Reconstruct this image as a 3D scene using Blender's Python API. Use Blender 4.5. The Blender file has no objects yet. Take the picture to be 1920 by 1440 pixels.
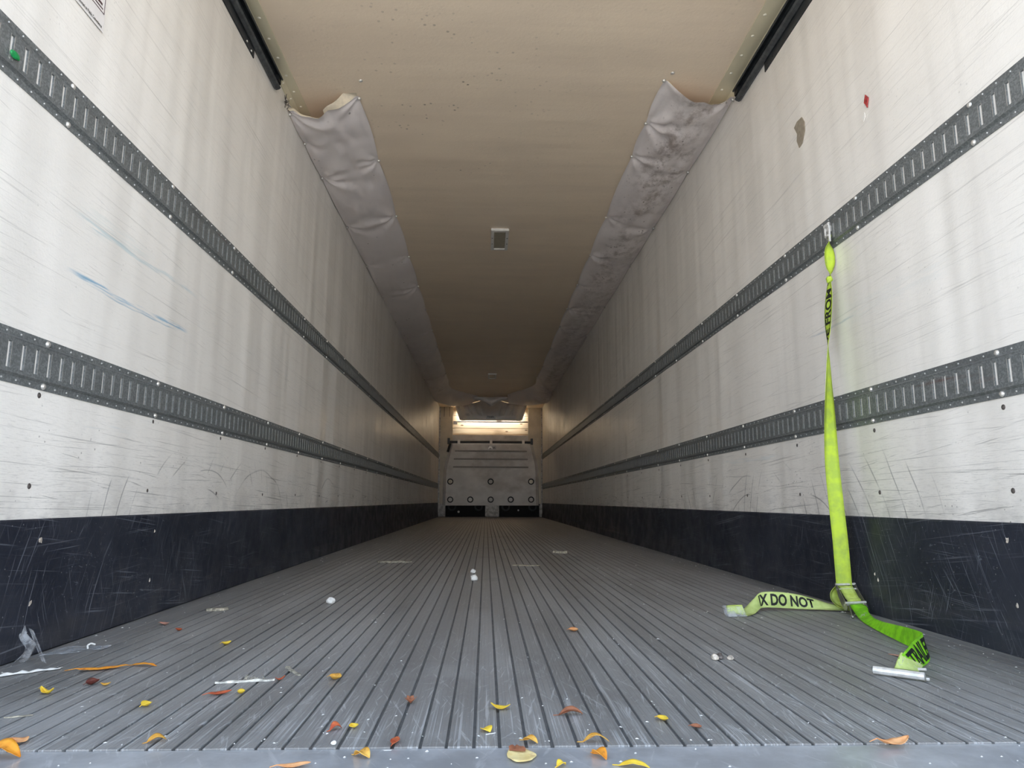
import bpy, bmesh, math, random
from mathutils import Vector, Matrix, noise
D = bpy.data
C = bpy.context.scene.collection
sc = bpy.context.scene
PI = math.pi
rnd = random.Random(7)

# ------------------------------------------------------------------ camera
XL, XR, ZC, YB, YS, HC = -1.122, 1.338, 2.586, 16.63, 0.92, 0.3754
yaw, pit, rol = 0.0365, 0.1658, 0.0043
fw = Vector((math.sin(yaw)*math.cos(pit), math.cos(yaw)*math.cos(pit), math.sin(pit)))
rt = Vector((math.cos(yaw), -math.sin(yaw), 0)); up = rt.cross(fw)
r2 = rt*math.cos(rol)+up*math.sin(rol); u2 = -rt*math.sin(rol)+up*math.cos(rol)
cd = D.cameras.new('camera'); cam = D.objects.new('camera', cd); C.objects.link(cam)
cd.sensor_width = 36.0; cd.lens = 1309.07/1920*36; cd.clip_start = .02; cd.clip_end = 200
M4 = Matrix.Identity(4)
for i in range(3):
    M4[i][0] = r2[i]; M4[i][1] = u2[i]; M4[i][2] = -fw[i]
M4.translation = (0, 0, HC)
cam.matrix_world = M4
sc.camera = cam

# ------------------------------------------------------------------ world, lamps, exposure
w = D.worlds.new('sky'); sc.world = w; w.use_nodes = True
nt = w.node_tree; nt.nodes.clear()
wo = nt.nodes.new('ShaderNodeOutputWorld'); bg = nt.nodes.new('ShaderNodeBackground')
tc = nt.nodes.new('ShaderNodeTexCoord'); sx = nt.nodes.new('ShaderNodeSeparateXYZ')
cr = nt.nodes.new('ShaderNodeValToRGB')
nt.links.new(tc.outputs['Generated'], sx.inputs[0]); nt.links.new(sx.outputs['Z'], cr.inputs[0])
e = cr.color_ramp.elements
e[0].position = 0.0; e[0].color = (1.0, .98, .95, 1)
e[1].position = 1.0; e[1].color = (.10, .15, .23, 1)
for p_, c_ in ((.07, (.88, .89, .90, 1)), (.17, (.50, .55, .61, 1)), (.38, (.23, .30, .40, 1))):
    q_ = e.new(p_); q_.color = c_
nt.links.new(cr.outputs[0], bg.inputs[0]); nt.links.new(bg.outputs[0], wo.inputs[0])
bg.inputs['Strength'].default_value = 5.8

sl = D.lights.new('sun', 'SUN'); sl.energy = 14.0; sl.angle = .02; sl.color = (1, .96, .89)   # high sun over the nose: the yard behind the doors is lit, the doorway is in shade
so = D.objects.new('sun', sl); C.objects.link(so); so.rotation_euler = Vector((.35, -.60, -.80)).to_track_quat('-Z', 'Y').to_euler()
def area_lamp(name, loc, target, sxx, syy, power, col):
    l = D.lights.new(name, 'AREA'); l.shape = 'RECTANGLE'; l.size = sxx; l.size_y = syy; l.energy = power; l.color = col
    o = D.objects.new(name, l); C.objects.link(o); o.location = loc
    o.rotation_euler = (Vector(target)-Vector(loc)).to_track_quat('-Z', 'Y').to_euler()
    return o
# added lamps standing in for daylight inside the roofed nose behind the bulkhead
area_lamp('nose_daylight_lamp', (0.1, 16.64, 2.60), (0.1, 16.82, 2.34), 1.6, .06, 8.5, (1, .97, .91)).data.spread = 1.25

area_lamp('nose_daylight_lamp_low', (0.1, 16.56, 1.66), (0.12, 16.76, .80), 1.75, .05, 2.5, (1, .98, .95)).data.spread = 1.0

sc.view_settings.view_transform = 'Standard'; sc.view_settings.look = 'None'
sc.view_settings.exposure = 0.26; sc.view_settings.gamma = 1; sc.view_settings.use_curve_mapping = False
sc.cycles.use_denoising = True
sc.cycles.max_bounces = 16; sc.cycles.diffuse_bounces = 12; sc.cycles.glossy_bounces = 6
sc.cycles.transparent_max_bounces = 8

# ------------------------------------------------------------------ helpers
def link(o, parent=None):
    C.objects.link(o)
    if parent: o.parent = parent
    return o
def mesh(name, verts, faces, m, parent=None, smooth=False):
    me = D.meshes.new(name); me.from_pydata([tuple(v) for v in verts], [], faces); me.update()
    if m: me.materials.append(m)
    if smooth: me.polygons.foreach_set('use_smooth', [True]*len(me.polygons))
    return link(D.objects.new(name, me), parent)
def obj_bm(name, bm, m, parent=None, smooth=False, recalc=True):
    if recalc: bmesh.ops.recalc_face_normals(bm, faces=bm.faces[:])
    me = D.meshes.new(name); bm.to_mesh(me); bm.free()
    if m: me.materials.append(m)
    if smooth: me.polygons.foreach_set('use_smooth', [True]*len(me.polygons))
    return link(D.objects.new(name, me), parent)
def box(bm, x0, x1, y0, y1, z0, z1, bev=0):
    b2 = bmesh.new() if bev else bm
    v = [b2.verts.new(p) for p in ((x0,y0,z0),(x1,y0,z0),(x1,y1,z0),(x0,y1,z0),(x0,y0,z1),(x1,y0,z1),(x1,y1,z1),(x0,y1,z1))]
    for f in ((0,3,2,1),(4,5,6,7),(0,1,5,4),(1,2,6,5),(2,3,7,6),(3,0,4,7)): b2.faces.new([v[i] for i in f])
    if bev:
        bmesh.ops.bevel(b2, geom=b2.edges[:], offset=bev, segments=2, affect='EDGES')
        me = D.meshes.new('tmp'); b2.to_mesh(me); b2.free(); bm.from_mesh(me); D.meshes.remove(me)
def tube(bm, a, b, r, n=12, r1=None):
    a, b = Vector(a), Vector(b); d = (b-a).normalized()
    p = d.orthogonal().normalized(); q = d.cross(p); r1 = r if r1 is None else r1
    A = [bm.verts.new(a+(p*math.cos(2*PI*i/n)+q*math.sin(2*PI*i/n))*r) for i in range(n)]
    B = [bm.verts.new(b+(p*math.cos(2*PI*i/n)+q*math.sin(2*PI*i/n))*r1) for i in range(n)]
    for i in range(n): bm.faces.new((A[i], A[(i+1)%n], B[(i+1)%n], B[i]))
    bm.faces.new(A[::-1]); bm.faces.new(B)
def dome(bm, c, nrm, r, h, n=10):
    c, nrm = Vector(c), Vector(nrm).normalized(); p = nrm.orthogonal().normalized(); q = nrm.cross(p)
    rings = []
    for rr, hh in ((1, 0), (.92, .35), (.6, .8)):
        rings.append([bm.verts.new(c+(p*math.cos(2*PI*i/n)+q*math.sin(2*PI*i/n))*r*rr+nrm*h*hh) for i in range(n)])
    t = bm.verts.new(c+nrm*h)
    for k in range(2):
        for i in range(n): bm.faces.new((rings[k][i], rings[k][(i+1)%n], rings[k+1][(i+1)%n], rings[k+1][i]))
    for i in range(n): bm.faces.new((rings[2][i], rings[2][(i+1)%n], t))
def extrude_y(bm, prof, y0, y1, closed=True):
    """profile of (x, z) points swept along y"""
    A = [bm.verts.new((x, y0, z)) for x, z in prof]; B = [bm.verts.new((x, y1, z)) for x, z in prof]
    n = len(prof)
    for i in range(n if closed else n-1):
        j = (i+1) % n; bm.faces.new((A[i], A[j], B[j], B[i]))
    if closed: bm.faces.new(A[::-1]); bm.faces.new(B)
def grid(name, fn, nu, nv, m, parent=None, smooth=True, thick=0):
    vs = [Vector(fn(i/nu, j/nv)) for i in range(nu+1) for j in range(nv+1)]
    fs = [(i*(nv+1)+j, (i+1)*(nv+1)+j, (i+1)*(nv+1)+j+1, i*(nv+1)+j+1) for i in range(nu) for j in range(nv)]
    o = mesh(name, vs, fs, m, parent, smooth)
    if thick:
        md = o.modifiers.new('thickness', 'SOLIDIFY'); md.thickness = thick; md.offset = 0
    return o
def tag(o, label=None, cat=None, group=None, kind=None):
    if label: o['label'] = label
    if cat: o['category'] = cat
    if group: o['group'] = group
    if kind: o['kind'] = kind
    return o
def struct(o): o['kind'] = 'structure'; return o
def thing(name, label, cat, loc=(0,0,0), group=None):
    o = link(D.objects.new(name, None)); o.location = loc; o.empty_display_size = .05
    return tag(o, label, cat, group)
def rel(o, root):
    """keep world placement of a child built in world coordinates"""
    o.parent = root; o.matrix_parent_inverse = Matrix.Translation(-Vector(root.location)); return o
def sm(a, b, x):
    t = max(0, min(1, (x-a)/(b-a))); return t*t*(3-2*t)

# ------------------------------------------------------------------ materials
class N:
    def __init__(s, name):
        s.m = D.materials.new(name); s.m.use_nodes = True; s.t = s.m.node_tree
        s.b = s.t.nodes['Principled BSDF']; s.tc = s.t.nodes.new('ShaderNodeTexCoord'); s.pos = s.tc.outputs['Object']
    def n(s, typ, **k):
        x = s.t.nodes.new('ShaderNode'+typ)
        for a, v in k.items(): setattr(x, a, v)
        return x
    def l(s, a, b): s.t.links.new(a, b)
    def put(s, inp, v):
        if v is None: return
        if hasattr(v, 'is_output'): s.l(v, inp)
        else: inp.default_value = v
    def math(s, op, a, b=None, c=None, clamp=False):
        x = s.n('Math', operation=op, use_clamp=clamp)
        for i, v in enumerate((a, b, c)): s.put(x.inputs[i], v)
        return x.outputs[0]
    def map(s, scale=(1,1,1), loc=(0,0,0), rot=(0,0,0), src=None):
        x = s.n('Mapping'); s.l(src or s.pos, x.inputs[0]); x.inputs['Scale'].default_value = scale
        x.inputs['Location'].default_value = loc; x.inputs['Rotation'].default_value = rot
        return x.outputs[0]
    def streak(s, scale, seed, ang, axis):
        r = (ang, 0, 0) if axis == 0 else (0, 0, ang)
        return s.map(scale, (seed, seed*1.7, seed*.6), src=s.map(rot=r))
    def noise(s, vec, scale=1, detail=3, rough=.55, dist=0):
        x = s.n('TexNoise'); s.l(vec, x.inputs['Vector']); x.inputs['Scale'].default_value = scale
        x.inputs['Detail'].default_value = detail; x.inputs['Roughness'].default_value = rough; x.inputs['Distortion'].default_value = dist
        return x.outputs['Fac']
    def vor(s, vec, scale=1, feat='F1', out='Distance'):
        x = s.n('TexVoronoi', feature=feat); s.l(vec, x.inputs['Vector']); x.inputs['Scale'].default_value = scale
        return x.outputs[out]
    def step(s, v, a, b, lo=0.0, hi=1.0):
        x = s.n('MapRange', interpolation_type='SMOOTHSTEP'); s.put(x.inputs[0], v)
        x.inputs[1].default_value = a; x.inputs[2].default_value = b; x.inputs[3].default_value = lo; x.inputs[4].default_value = hi
        return x.outputs[0]
    def mix(s, f, a, b):
        x = s.n('Mix', data_type='RGBA'); s.put(x.inputs[0], f); s.put(x.inputs[6], a if hasattr(a, 'is_output') else (*a, 1)[:4])
        s.put(x.inputs[7], b if hasattr(b, 'is_output') else (*b, 1)[:4]); return x.outputs[2]
    def xyz(s):
        x = s.n('SeparateXYZ'); s.l(s.pos, x.inputs[0]); return x.outputs
    def bump(s, h, strength=.3, dist=.01, prev=None):
        x = s.n('Bump'); s.l(h, x.inputs['Height']); x.inputs['Strength'].default_value = strength; x.inputs['Distance'].default_value = dist
        if prev: s.l(prev, x.inputs['Normal'])
        return x.outputs[0]
    def fin(s, col, rough=.5, metal=0, bump=None, spec=None):
        s.put(s.b.inputs['Base Color'], col if hasattr(col, 'is_output') else (*col, 1)[:4])
        s.put(s.b.inputs['Roughness'], rough); s.put(s.b.inputs['Metallic'], metal)
        if bump: s.l(bump, s.b.inputs['Normal'])
        if spec is not None: s.b.inputs['Specular IOR Level'].default_value = spec
        return s.m
    def band(s, v, a, b, soft):
        return s.math('MULTIPLY', s.step(v, a-soft, a+soft), s.step(v, b-soft, b+soft, 1, 0))

def plain(name, col, rough=.5, metal=0, var=.12, scale=30, spec=None):
    k = N(name); f = k.noise(k.pos, scale, 3)
    c2 = tuple(max(0, c*(1-var*2)) for c in col)
    return k.fin(k.mix(k.step(f, .3, .7), c2, col), rough, metal, k.bump(f, .08, .004), spec)

def wall_mat(name, left):
    k = N(name); X, Y, Z = k.xyz()
    base = (.80, .775, .735); col = base
    cloud = k.noise(k.map((1, 1.1, 1.6)), 1.6, 4)
    col = k.mix(k.step(cloud, .35, .75), (.875, .845, .795), (.805, .775, .725))
    streak = k.noise(k.map((1, 1.5, .10)), 4.0, 3, .5, .3)          # tall soft dark bands: shading of the liner bulges painted into the colour
    col = k.mix(k.math('MULTIPLY', k.step(streak, .48, .70), .24), col, (.52, .49, .45))
    low = k.step(Z, .30, .75, 1, 0)
    # fine long scuffs, nearly level
    for sc_, rx, th, amt, seed in (((1, 1.2, 120), .05, .65, .60, 0), ((1, 2.2, 210), -.03, .66, .65, 4.2), ((1, .9, 170), .02, .665, .65, 9.7), ((1, 4.0, 160), .12, .67, .55, 6.1)):
        s = k.noise(k.streak(sc_, seed, rx, 0), 1.0, 5, .62, .15)
        f = k.math('MULTIPLY', k.step(s, th-.05, th+.04), k.math('MULTIPLY_ADD', low, amt*.85, .26))
        col = k.mix(f, col, (.20, .19, .18))
    fine = k.noise(k.map((1, 30, 420), (2, 5, 1)), 1.0, 4, .75)
    col = k.mix(k.math('MULTIPLY', k.step(fine, .50, .68), k.math('MULTIPLY_ADD', low, .30, .10)), col, (.36, .34, .32))
    # specks
    sp = k.vor(k.map((1, 48, 48)), 1.0); spn = k.noise(k.map((1, 7, 7)), 1.0, 3)
    f = k.math('MULTIPLY', k.step(sp, .11, .17, 1, 0), k.math('MULTIPLY', k.step(spn, .52, .66), k.math('MULTIPLY_ADD', low, .75, .18)))
    col = k.mix(f, col, (.12, .11, .10))
    # grime above the kick plate
    g = k.math('MULTIPLY', k.step(Z, .30, .46, 1, 0), k.step(k.noise(k.map((1, 6, 9)), 1.5, 4), .40, .65))
    col = k.mix(k.math('MULTIPLY', g, .35), col, (.30, .29, .28))
    # swept arc scratches low on the wall
    for cy, cz, per, seed in ((3.55, .05, 30, 1), (5.1, .0, 24, 5), (2.9, .1, 36, 8)):
        dy = k.math('SUBTRACT', Y, cy); dz = k.math('SUBTRACT', Z, cz)
        rr = k.math('SQRT', k.math('ADD', k.math('MULTIPLY', dy, dy), k.math('MULTIPLY', dz, dz)))
        wob = k.noise(k.map((1, 1.1, 1.3), (seed, seed, 0)), 1.0, 2)
        ring = k.math('FRACT', k.math('MULTIPLY', k.math('ADD', rr, k.math('MULTIPLY', wob, .25)), per*.35))
        line = k.step(k.math('ABSOLUTE', k.math('SUBTRACT', ring, .5)), .0, .05, 1, 0)
        gate = k.math('MULTIPLY', k.step(k.noise(k.map((1, 3.5, 4.5), (seed*2, seed, 3)), 1.0, 2), .50, .60), k.math('MULTIPLY', k.step(Z, .45, .58, 1, 0), k.step(rr, .75, 1.0, 1, 0)))
        col = k.mix(k.math('MULTIPLY', k.math('MULTIPLY', line, gate), .7), col, (.10, .10, .10))
    marks = ([(1.86, 2.55, .984, .010, .85, (.16, .36, .52)), (1.95, 2.52, .972, .004, .6, (.20, .36, .48)), (1.86, 2.6, 1.145, .012, .40, (.36, .52, .58)),
              (1.88, 2.25, 1.16, .05, .18, (.42, .58, .60)), (2.02, 2.2, .58, .012, .25, (.45, .62, .72))] if left else
             [(3.1, 3.9, .58, .016, .22, (.45, .58, .66)), (1.9, 2.5, 1.06, .05, .10, (.5, .62, .66)), (2.45, 2.75, 1.05, .006, .45, (.25, .33, .40))])
    for y0, y1, z0, hw, amt, c in marks:
        wob = k.math('MULTIPLY_ADD', k.noise(k.map((1, 2.2, 2.2)), 1.0, 3), .05, z0-.025)
        f = k.math('MULTIPLY', k.step(k.math('ABSOLUTE', k.math('SUBTRACT', Z, wob)), hw*.3, hw, 1, 0), k.band(Y, y0, y1, .06))
        f = k.math('MULTIPLY', f, k.step(k.noise(k.map((1, 6, 120), (0, 3, z0)), 1.0, 4), .38, .62))
        col = k.mix(k.math('MULTIPLY', f, amt), col, c)
    weave = k.noise(k.map((1, 130, 130)), 1.0, 2)
    buckle = k.noise(k.map((1, 2.6, .25)), 1.0, 2, .5)
    n1 = k.bump(weave, .22, .003); n2 = k.bump(buckle, .70, .05, n1)
    return k.fin(col, k.step(cloud, .3, .7, .30, .42), 0, n2, .5)

def kick_mat():
    k = N('black_kick_plate_plastic'); X, Y, Z = k.xyz(); col = k.mix(k.step(k.noise(k.pos, 3, 4), .35, .7), (.014, .017, .027), (.027, .031, .044))
    for sc_, rx, th, amt, seed in (((1, 2, 190), .12, .64, .5, 0), ((1, 200, 2.6), .42, .64, .55, 2), ((1, 180, 3.2), .25, .65, .5, 5), ((1, 1.6, 230), -.05, .64, .45, 7), ((1, 230, 4.0), -.30, .655, .5, 9), ((1, 150, 8), .60, .65, .4, 12), ((1, 40, 120), .3, .66, .35, 15)):
        s = k.noise(k.streak(sc_, seed, rx, 0), 1.0, 3, .6, .5)
        gt = k.noise(k.map((1, 3.2, 6), (seed*3, seed, 1)), 1.0, 2)
        col = k.mix(k.math('MULTIPLY', k.math('MULTIPLY', k.step(s, th-.04, th+.06), k.step(gt, .40, .62)), amt), col, (.22, .24, .28))
    sp = k.vor(k.map((1, 40, 40)), 1.0)
    col = k.mix(k.math('MULTIPLY', k.step(sp, .05, .09, 1, 0), .35), col, (.4, .4, .4))
    dust = k.math('MULTIPLY', k.step(Z, .0, .16, 1, 0), k.step(k.noise(k.map((1, 5, 9)), 1, 4), .4, .75))
    col = k.mix(k.math('MULTIPLY', dust, .12), col, (.22, .20, .18))
    return k.fin(col, k.step(k.noise(k.pos, 8, 3), .3, .7, .34, .55), 0, k.bump(k.noise(k.map((1, 40, 40)), 1, 4), .15, .004), .4)

def deck_mat():
    k = N('worn_deck_plank'); X, Y, Z = k.xyz()
    info = k.n('ObjectInfo').outputs['Random']
    v = k.noise(k.map((6, .8, 1)), 1.0, 5, .6)
    col = k.mix(k.step(v, .3, .7), (.235, .231, .224), (.34, .336, .329))
    col = k.mix(k.math('MULTIPLY', info, .3), col, (.205, .202, .197))
    grime = k.noise(k.map((3, 2.2, 1), (5, 2, 0)), 1.0, 5, .65)
    col = k.mix(k.math('MULTIPLY', k.step(grime, .52, .72), .5), col, (.17, .163, .156))
    near = k.step(Y, 1.1, 2.4, 1, 0)
    for sc_, rz, th, amt, seed in (((150, 7, 1), .16, .62, .5, 0), ((140, 9, 1), -.30, .635, .45, 3), ((9, 90, 1), .2, .68, .3, 6), ((120, 2.2, 1), 0, .62, .45, 9), ((190, 14, 1), .6, .65, .4, 13)):
        s = k.noise(k.streak(sc_, seed, rz, 2), 1.0, 4, .62, .2)
        col = k.mix(k.math('MULTIPLY', k.step(s, th-.03, th+.06), k.math('MULTIPLY_ADD', near, amt, amt*.35)), col, (.60, .61, .62))
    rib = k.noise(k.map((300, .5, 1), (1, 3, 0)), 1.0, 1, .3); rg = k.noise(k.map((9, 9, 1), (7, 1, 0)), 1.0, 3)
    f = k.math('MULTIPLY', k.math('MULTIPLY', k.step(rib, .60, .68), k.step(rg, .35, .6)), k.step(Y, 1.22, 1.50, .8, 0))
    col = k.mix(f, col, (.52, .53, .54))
    patch = k.noise(k.map((2.2, 2.6, 1), (11, 4, 0)), 1.0, 4, .6)
    col = k.mix(k.math('MULTIPLY', k.math('MULTIPLY', k.step(patch, .48, .68), near), .45), col, (.42, .425, .43))
    sp = k.vor(k.map((45, 45, 1)), 1.0)
    col = k.mix(k.math('MULTIPLY', k.step(sp, .05, .08, 1, 0), .5), col, (.5, .5, .5))
    return k.fin(col, k.step(v, .3, .7, .42, .56), .25, k.bump(k.noise(k.map((90, 12, 1)), 1, 4), .25, .003), .5)

def galv_mat():
    k = N('galvanised_rail_steel')
    sp = k.vor(k.map((230, 230, 230)), 1.0, 'F1', 'Color')
    bw = k.n('RGBToBW'); k.l(sp, bw.inputs[0])
    col = k.mix(k.step(bw.outputs[0], .2, .9), (.145, .158, .160), (.235, .25, .253))
    d = k.noise(k.map((3, 3, 20)), 1, 4)
    col = k.mix(k.math('MULTIPLY', k.step(d, .5, .75), .5), col, (.10, .104, .104))
    rust = k.noise(k.map((1, 1.2, 18), (3, 4, 5)), 1.0, 4, .6)
    col = k.mix(k.math('MULTIPLY', k.step(rust, .66, .74), .55), col, (.13, .045, .035))
    return k.fin(col, .5, .35, k.bump(d, .1, .002), .5)

def ceil_mat():
    k = N('tan_ceiling_liner'); X, Y, Z = k.xyz()
    col = k.mix(k.step(k.noise(k.map((1, 2, 1)), 1.2, 4), .35, .7), (.89, .745, .575), (.84, .70, .545))
    gate = k.math('MULTIPLY', k.band(X, -.55, .15, .25), k.band(Y, 3.0, 4.7, .5))
    sp = k.vor(k.map((22, 22, 1)), 1.0); gn = k.noise(k.map((4, 4, 1)), 1.0, 3)
    f = k.math('MULTIPLY', k.step(sp, .10, .2, 1, 0), k.math('MULTIPLY', k.step(gn, .48, .6), k.math('MULTIPLY_ADD', gate, .7, .12)))
    col = k.mix(f, col, (.25, .20, .14))
    st = k.noise(k.map((.6, 5, 1)), 1.0, 4, .6)
    col = k.mix(k.math('MULTIPLY', k.step(st, .5, .75), .10), col, (.55, .45, .32))
    wave = k.noise(k.map((.35, 2.6, 1)), 1.0, 3, .5); tex = k.noise(k.map((70, 70, 1)), 1.0, 2)
    return k.fin(col, .36, 0, k.bump(wave, .32, .05, k.bump(tex, .2, .004)), .5)

def vinyl_mat(name, dirty):
    k = N(name); X, Y, Z = k.xyz()
    col = k.mix(k.step(k.noise(k.pos, 2.2, 4), .35, .7), (.88, .82, .805), (.82, .76, .75))
    if dirty:
        gate = k.math('MULTIPLY', k.band(X, 1.02, 1.30, .10), k.step(Y, 3.4, 9.0, 1, .55))
        s1 = k.noise(k.map((14, 9, 14)), 1.0, 5, .7); big = k.noise(k.map((4, 2.0, 4)), 1, 3)
        f = k.math('MULTIPLY', k.math('MULTIPLY', k.step(s1, .40, .66), gate), k.step(big, .30, .6))
        col = k.mix(k.math('MULTIPLY', f, .75), col, (.20, .145, .115))
        sp = k.vor(k.map((30, 18, 30)), 1.0); gs = k.noise(k.map((7, 5, 7), (2, 1, 0)), 1, 3)
        f2 = k.math('MULTIPLY', k.math('MULTIPLY', k.step(sp, .10, .24, 1, 0), k.step(gs, .48, .62)), k.math('MULTIPLY_ADD', gate, .8, .12))
        col = k.mix(f2, col, (.09, .065, .055))
    else:
        sp = k.vor(k.map((14, 10, 14)), 1.0); gn = k.noise(k.map((4, 4, 4)), 1.0, 2)
        col = k.mix(k.math('MULTIPLY', k.math('MULTIPLY', k.step(sp, .06, .12, 1, 0), k.step(gn, .5, .62)), .7), col, (.12, .10, .09))
    wr = k.noise(k.map((9, 3.2, 9)), 1, 3, .5, .6)
    return k.fin(col, .36, 0, k.bump(wr, .25, .02), .5)

def wood_mat():
    k = N('pale_pine')
    rings = k.noise(k.map((.7, 3, 14)), 1.6, 5, .6, .5)
    col = k.mix(k.step(rings, .38, .7), (.80, .66, .46), (.62, .44, .27))
    kn = k.vor(k.map((2.6, 1, 7)), 1.0)
    col = k.mix(k.step(kn, .05, .14, 1, 0), col, (.16, .09, .05))
    return k.fin(col, .7, 0, k.bump(rings, .1, .004))

def panel_mat():
    k = N('grey_bulkhead_panel'); v = k.noise(k.map((3, 3, 5)), 1.0, 5, .65)
    col = k.mix(k.step(v, .35, .7), (.60, .585, .57), (.70, .685, .67))
    z = k.xyz()[2]; st = k.noise(k.map((2, 1, 2.5), (4, 0, 1)), 1, 4)
    col = k.mix(k.math('MULTIPLY', k.step(st, .45, .7), .35), col, (.22, .17, .14))
    return k.fin(col, .5, .1, k.bump(v, .1, .004))

def leaf_mat(name, a, b, spot=(.10, .045, .02), amt=.5, seed=0):
    k = N(name); v = k.noise(k.map((60, 60, 60), (seed, seed, 0)), 1.0, 3)
    col = k.mix(k.step(v, .35, .65), a, b)
    s = k.noise(k.map((45, 45, 45), (seed+3, 1, 0)), 1.0, 3)
    col = k.mix(k.math('MULTIPLY', k.step(s, .58, .68), amt), col, spot)
    return k.fin(col, .55, 0, k.bump(v, .2, .002))

def web_mat(name, a, b, dirt=.35):
    k = N(name); v = k.noise(k.map((30, 30, 30)), 1.0, 4); weave = k.noise(k.map((500, 500, 160)), 1.0, 1)
    col = k.mix(k.step(v, .35, .65), a, b)
    s = k.noise(k.map((12, 12, 12), (4, 2, 1)), 1.0, 4)
    col = k.mix(k.math('MULTIPLY', k.step(s, .5, .7), dirt), col, (.17, .20, .07))
    return k.fin(col, .7, 0, k.bump(weave, .3, .001), .3)

M = dict(
    wall_left=wall_mat('white_liner_left', True), wall_right=wall_mat('white_liner_right', False),
    kick=kick_mat(), deck=deck_mat(), galv=galv_mat(), ceil=ceil_mat(),
    duct=vinyl_mat('pale_vinyl', False), duct_dirty=vinyl_mat('stained_vinyl', True),
    wood=wood_mat(), panel=panel_mat(),
    beige=plain('beige_trim', (.74, .67, .48), .4, 0, .03, 4), cream=plain('cream_cloth', (.80, .70, .54), .7),
    pillar=plain('pillar_cream', (.62, .57, .47), .5, 0, .08, 6), pillar_low=plain('scuffed_white_metal', (.62, .61, .60), .5, 0, .25, 18),
    white=plain('white_paint', (.80, .78, .74), .4, 0, .05), rivet=plain('bare_rivet', (.72, .70, .66), .3, .6, .05),
    rivet_cream=plain('cream_rivet', (.85, .80, .66), .35, 0, .05),
    black=plain('black_steel', (.018, .02, .023), .42, .2, .2), void=plain('dark_void', (.012, .012, .013), .8),
    track=plain('dark_track_steel', (.055, .062, .068), .45, .35, .2), track_light=plain('grey_track_steel', (.13, .14, .145), .4, .45, .2),
    sub=plain('dirt_in_grooves', (.15, .148, .145), .9), screw=plain('dark_screw', (.16, .14, .13), .5, .5, .2),
    defl=plain('grey_moulded_plastic', (.76, .74, .72), .45, 0, .05, 4), defl_light=plain('pale_moulded_plastic', (.86, .84, .82), .45, 0, .05, 4),
    plate=plain('silver_plate', (.42, .42, .42), .4, .2, .05), ink=plain('black_ink', (.012, .014, .012), .6, 0, .1),
    web=web_mat('lime_webbing', (.54, .72, .06), (.42, .58, .08), .25), web_dirty=web_mat('faded_lime_webbing', (.64, .78, .20), (.48, .60, .10), .35),
    web_green=web_mat('green_webbing', (.26, .70, .012), (.16, .46, .012), .2), web_pale=web_mat('pale_lime_webbing', (.60, .72, .26), (.50, .62, .20), .3),
    steel=plain('dull_steel', (.36, .35, .32), .35, .8, .15), alu=plain('white_aluminium', (.80, .79, .76), .38, .35, .12, 60),
    sill=None, lens=plain('grey_lens', (.40, .36, .27), .3, 0, .05), paint_green=plain('green_paint', (.01, .30, .08), .35, 0, .2, 120),
    paper=plain('sticker_white', (.80, .77, .75), .5, 0, .03), maroon=plain('maroon_ink', (.07, .03, .035), .6),
    patch=plain('taupe_repair_paint', (.36, .31, .24), .5, 0, .15, 60), red=plain('red_sticker_scrap', (.55, .06, .06), .5, 0, .3, 90),
    chip=plain('pale_chip', (.72, .64, .54), .7, 0, .3, 90), stick=plain('bleached_splinter', (.80, .77, .68), .75, 0, .3, 70),
    grey_chip=plain('grey_wood_chip', (.45, .42, .34), .8, 0, .3, 90), pebble=plain('white_pebble', (.85, .84, .80), .7, 0, .1),
    tan_chip=plain('tan_wood_chip', (.55, .50, .39), .8, 0, .3, 80), ground=plain('pale_concrete_yard', (.50, .475, .44), .85, 0, .15, 2),
    rivet_grey=plain('grey_rivet', (.42, .43, .43), .35, .5, .05), rivet_white=plain('bright_white', (.95, .95, .95), .3, 0, .01), rib=plain('panel_rib_shaded', (.30, .29, .275), .5, 0, .1),
    body=plain('trailer_skin', (.75, .75, .75), .4), thread=plain('grey_thread', (.55, .62, .42), .8),
)
def sill_mat():
    k = N('sill_aluminium'); v = k.noise(k.map((8, 8, 1)), 1, 5, .65)
    col = k.mix(k.step(v, .35, .7), (.38, .395, .415), (.55, .57, .60))
    for sc_, rz, th, amt, seed in (((60, 9, 1), .3, .64, .6, 0), ((70, 8, 1), -.5, .65, .6, 3), ((9, 60, 1), .1, .67, .4, 6)):
        s = k.noise(k.streak(sc_, seed, rz, 2), 1.0, 4, .62, .3)
        col = k.mix(k.math('MULTIPLY', k.step(s, th-.05, th+.08), amt), col, (.68, .69, .71))
    return k.fin(col, .30, .35, k.bump(v, .1, .002), .5)
M['sill'] = sill_mat()
def film_mat():
    k = N('clear_film'); v = k.noise(k.map((40, 40, 40)), 1, 3)
    k.b.inputs['Alpha'].default_value = .5; k.l(k.step(v, .3, .7, .04, .42), k.b.inputs['Alpha'])
    return k.fin((.75, .78, .82), .15, 0, k.bump(v, .5, .004))
M['film'] = film_mat()

# ------------------------------------------------------------------ setting: ground, walls, ceiling, floor
YE = 16.98
bm = bmesh.new(); box(bm, -40, 40, -40, 60, -1.45, -1.35); struct(obj_bm('ground', bm, M['ground']))

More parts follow.
